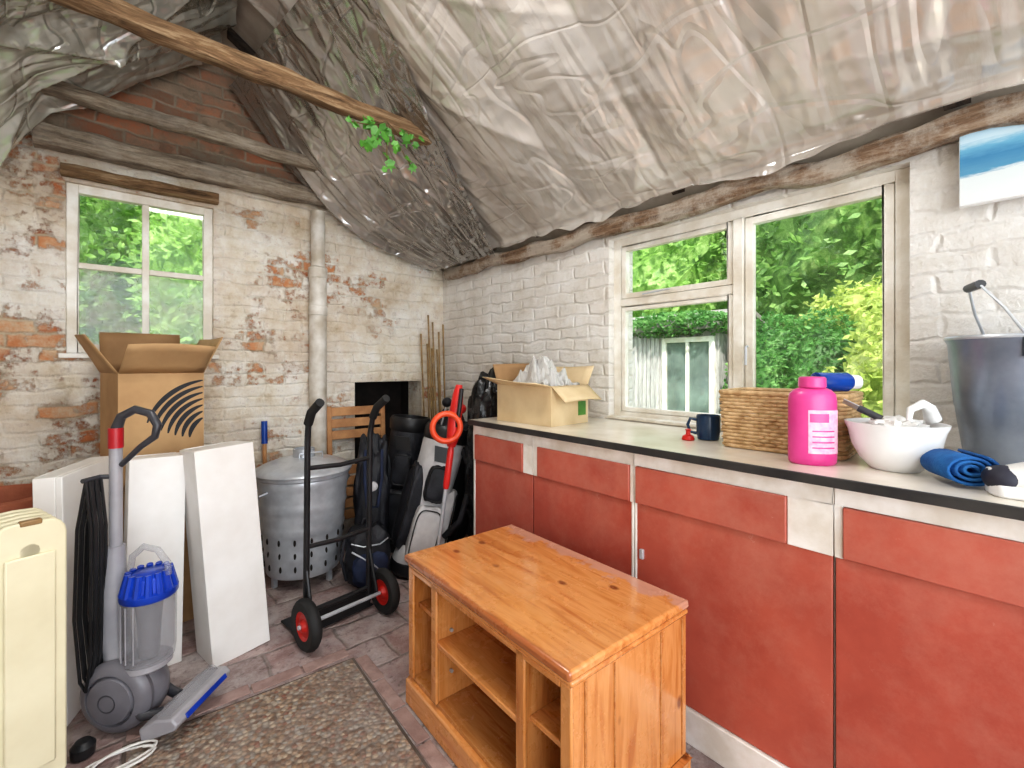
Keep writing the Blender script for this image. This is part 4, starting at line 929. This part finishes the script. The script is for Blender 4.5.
mb.box(-.04, -.002, y0, y0+.06, z0, z1); mb.box(-.04, -.002, y1-.06, y1, z0, z1); mb.box(-.04, -.002, y0+.06, y1-.06, z1-.06, z1); mb.box(-.04, -.002, y0+.06, y1-.06, z0, z0+.06); mb.box(-.035, -.002, -.25, -.21, z0+.06, z1-.06)
wf = mb.build('window_frame', 'frame_paint', ob, bevel=.003); MB().box(-.012, -.004, y0+.06, y1-.06, z0+.06, z1-.06).build('pane', 'dark_glass', wf, smooth=False)
MB().prism([(-.12, 1.66), (.7, 1.90), (1.5, 1.66), (1.5, 1.72), (.7, 1.96), (-.12, 1.72)], -.66, 1.3, lambda p, q, t: (p, t, q)).build('roof', 'slate', ob, smooth=False)
mb = MB(); leaves(mb, (.0, -.05, 1.74), (.24, .85, .16), 3400, .033, .5, .3, False); mb.build('roof_ivy', 'fol_ivy', ob, smooth=False, recalc=False)

# indoor ivy sprig
iv = thing('ivy_sprig', 'sprig of green ivy growing in through the roof by the front beam', 'ivy', (.97, 2.09, 2.40))
st_ = []
for (ex, ey, ez) in ((-.20, .0, -.05), (-.14, .0, -.15), (-.03, -.02, -.20), (.10, .0, -.16), (.13, 0, -.04), (-.07, 0, -.09)):
    st_.append([(0, 0, .04), (ex*.4, ey*.4-.02, ez*.3-.0), (ex, ey-.05, ez)])
mb = MB()
for p in st_: mb.tube(p, .0025, 6)
mb.build('stem', 'stem', iv)
mb = MB()
for p in st_:
    for q in range(7):
        f = q/6; a = Vector(p[1]).lerp(Vector(p[2]), f); a = a+Vector((random.uniform(-.03,.03), random.uniform(-.03,.01), random.uniform(-.03,.02)))
        s = random.uniform(.015, .031); T = TR(*a) @ RZ(random.uniform(-.8,.8)) @ RX(random.uniform(-.9,.7)) @ RY(random.uniform(0,6.28))
        mb.add([(0,0,-s), (s*.9,0,-s*.5), (s*.55,-.004,.1*s), (s*.9,0,.55*s), (.2*s,0,.5*s), (0,-.003,1.3*s), (-.2*s,0,.5*s), (-s*.9,0,.55*s), (-s*.55,-.004,.1*s), (-s*.9,0,-s*.5)], [(0,1,2,9),(2,3,4),(2,4,6,8),(4,5,6),(6,7,8),(2,8,9)], T)
mb.build('leaves', 'leaf_in', iv, smooth=False, recalc=False)

# ------------------------------------------------------------------ light
w = bpy.data.worlds.new('World'); S.world = w; w.use_nodes = True
bg = w.node_tree.nodes['Background']; bg.inputs[0].default_value = (.82, .91, 1, 1); bg.inputs[1].default_value = 2.0
def light(kind, name, loc, direction, energy, size=1, sy=None, col=(1,1,1)):
    d = bpy.data.lights.new(name, kind); d.energy = energy; d.color = col
    if kind == 'AREA':
        d.size = size
        if sy: d.shape = 'RECTANGLE'; d.size_y = sy
    if kind == 'SUN': d.angle = size
    o = bpy.data.objects.new(name, d); COL.objects.link(o); o.location = loc
    o.rotation_euler = Vector(direction).to_track_quat('-Z', 'Y').to_euler(); return o
light('SUN', 'sun', (0, -5, 8), (.55, .45, -.85), 6.5, R(4), col=(1, .96, .88))
light('AREA', 'rear_fill', (.1, -1.6, 1.5), (.15, 1, -.02), 43, 2.2, 1.9, (.97, .99, 1))  # added fill light behind the camera, not an actual doorway
light('AREA', 'overhead_fill', (.40, 1.0, 2.85), (.0, .25, -1), 20, .5, .5, (1, .99, .97))  # added fill light under the ridge; no lamp hangs there

cam = bpy.data.cameras.new('Camera'); co = bpy.data.objects.new('Camera', cam); COL.objects.link(co)
co.location = (0, 0, H); co.rotation_euler = (PI/2, 0, -TH); cam.sensor_width = 36; cam.lens = 455/1024*36; cam.shift_y = -19/1024; cam.clip_start = .02
S.camera = co
S.view_settings.view_transform = 'Standard'
S.view_settings.exposure = .04
try: S.view_settings.look = 'Medium High Contrast'
except Exception:
    pass
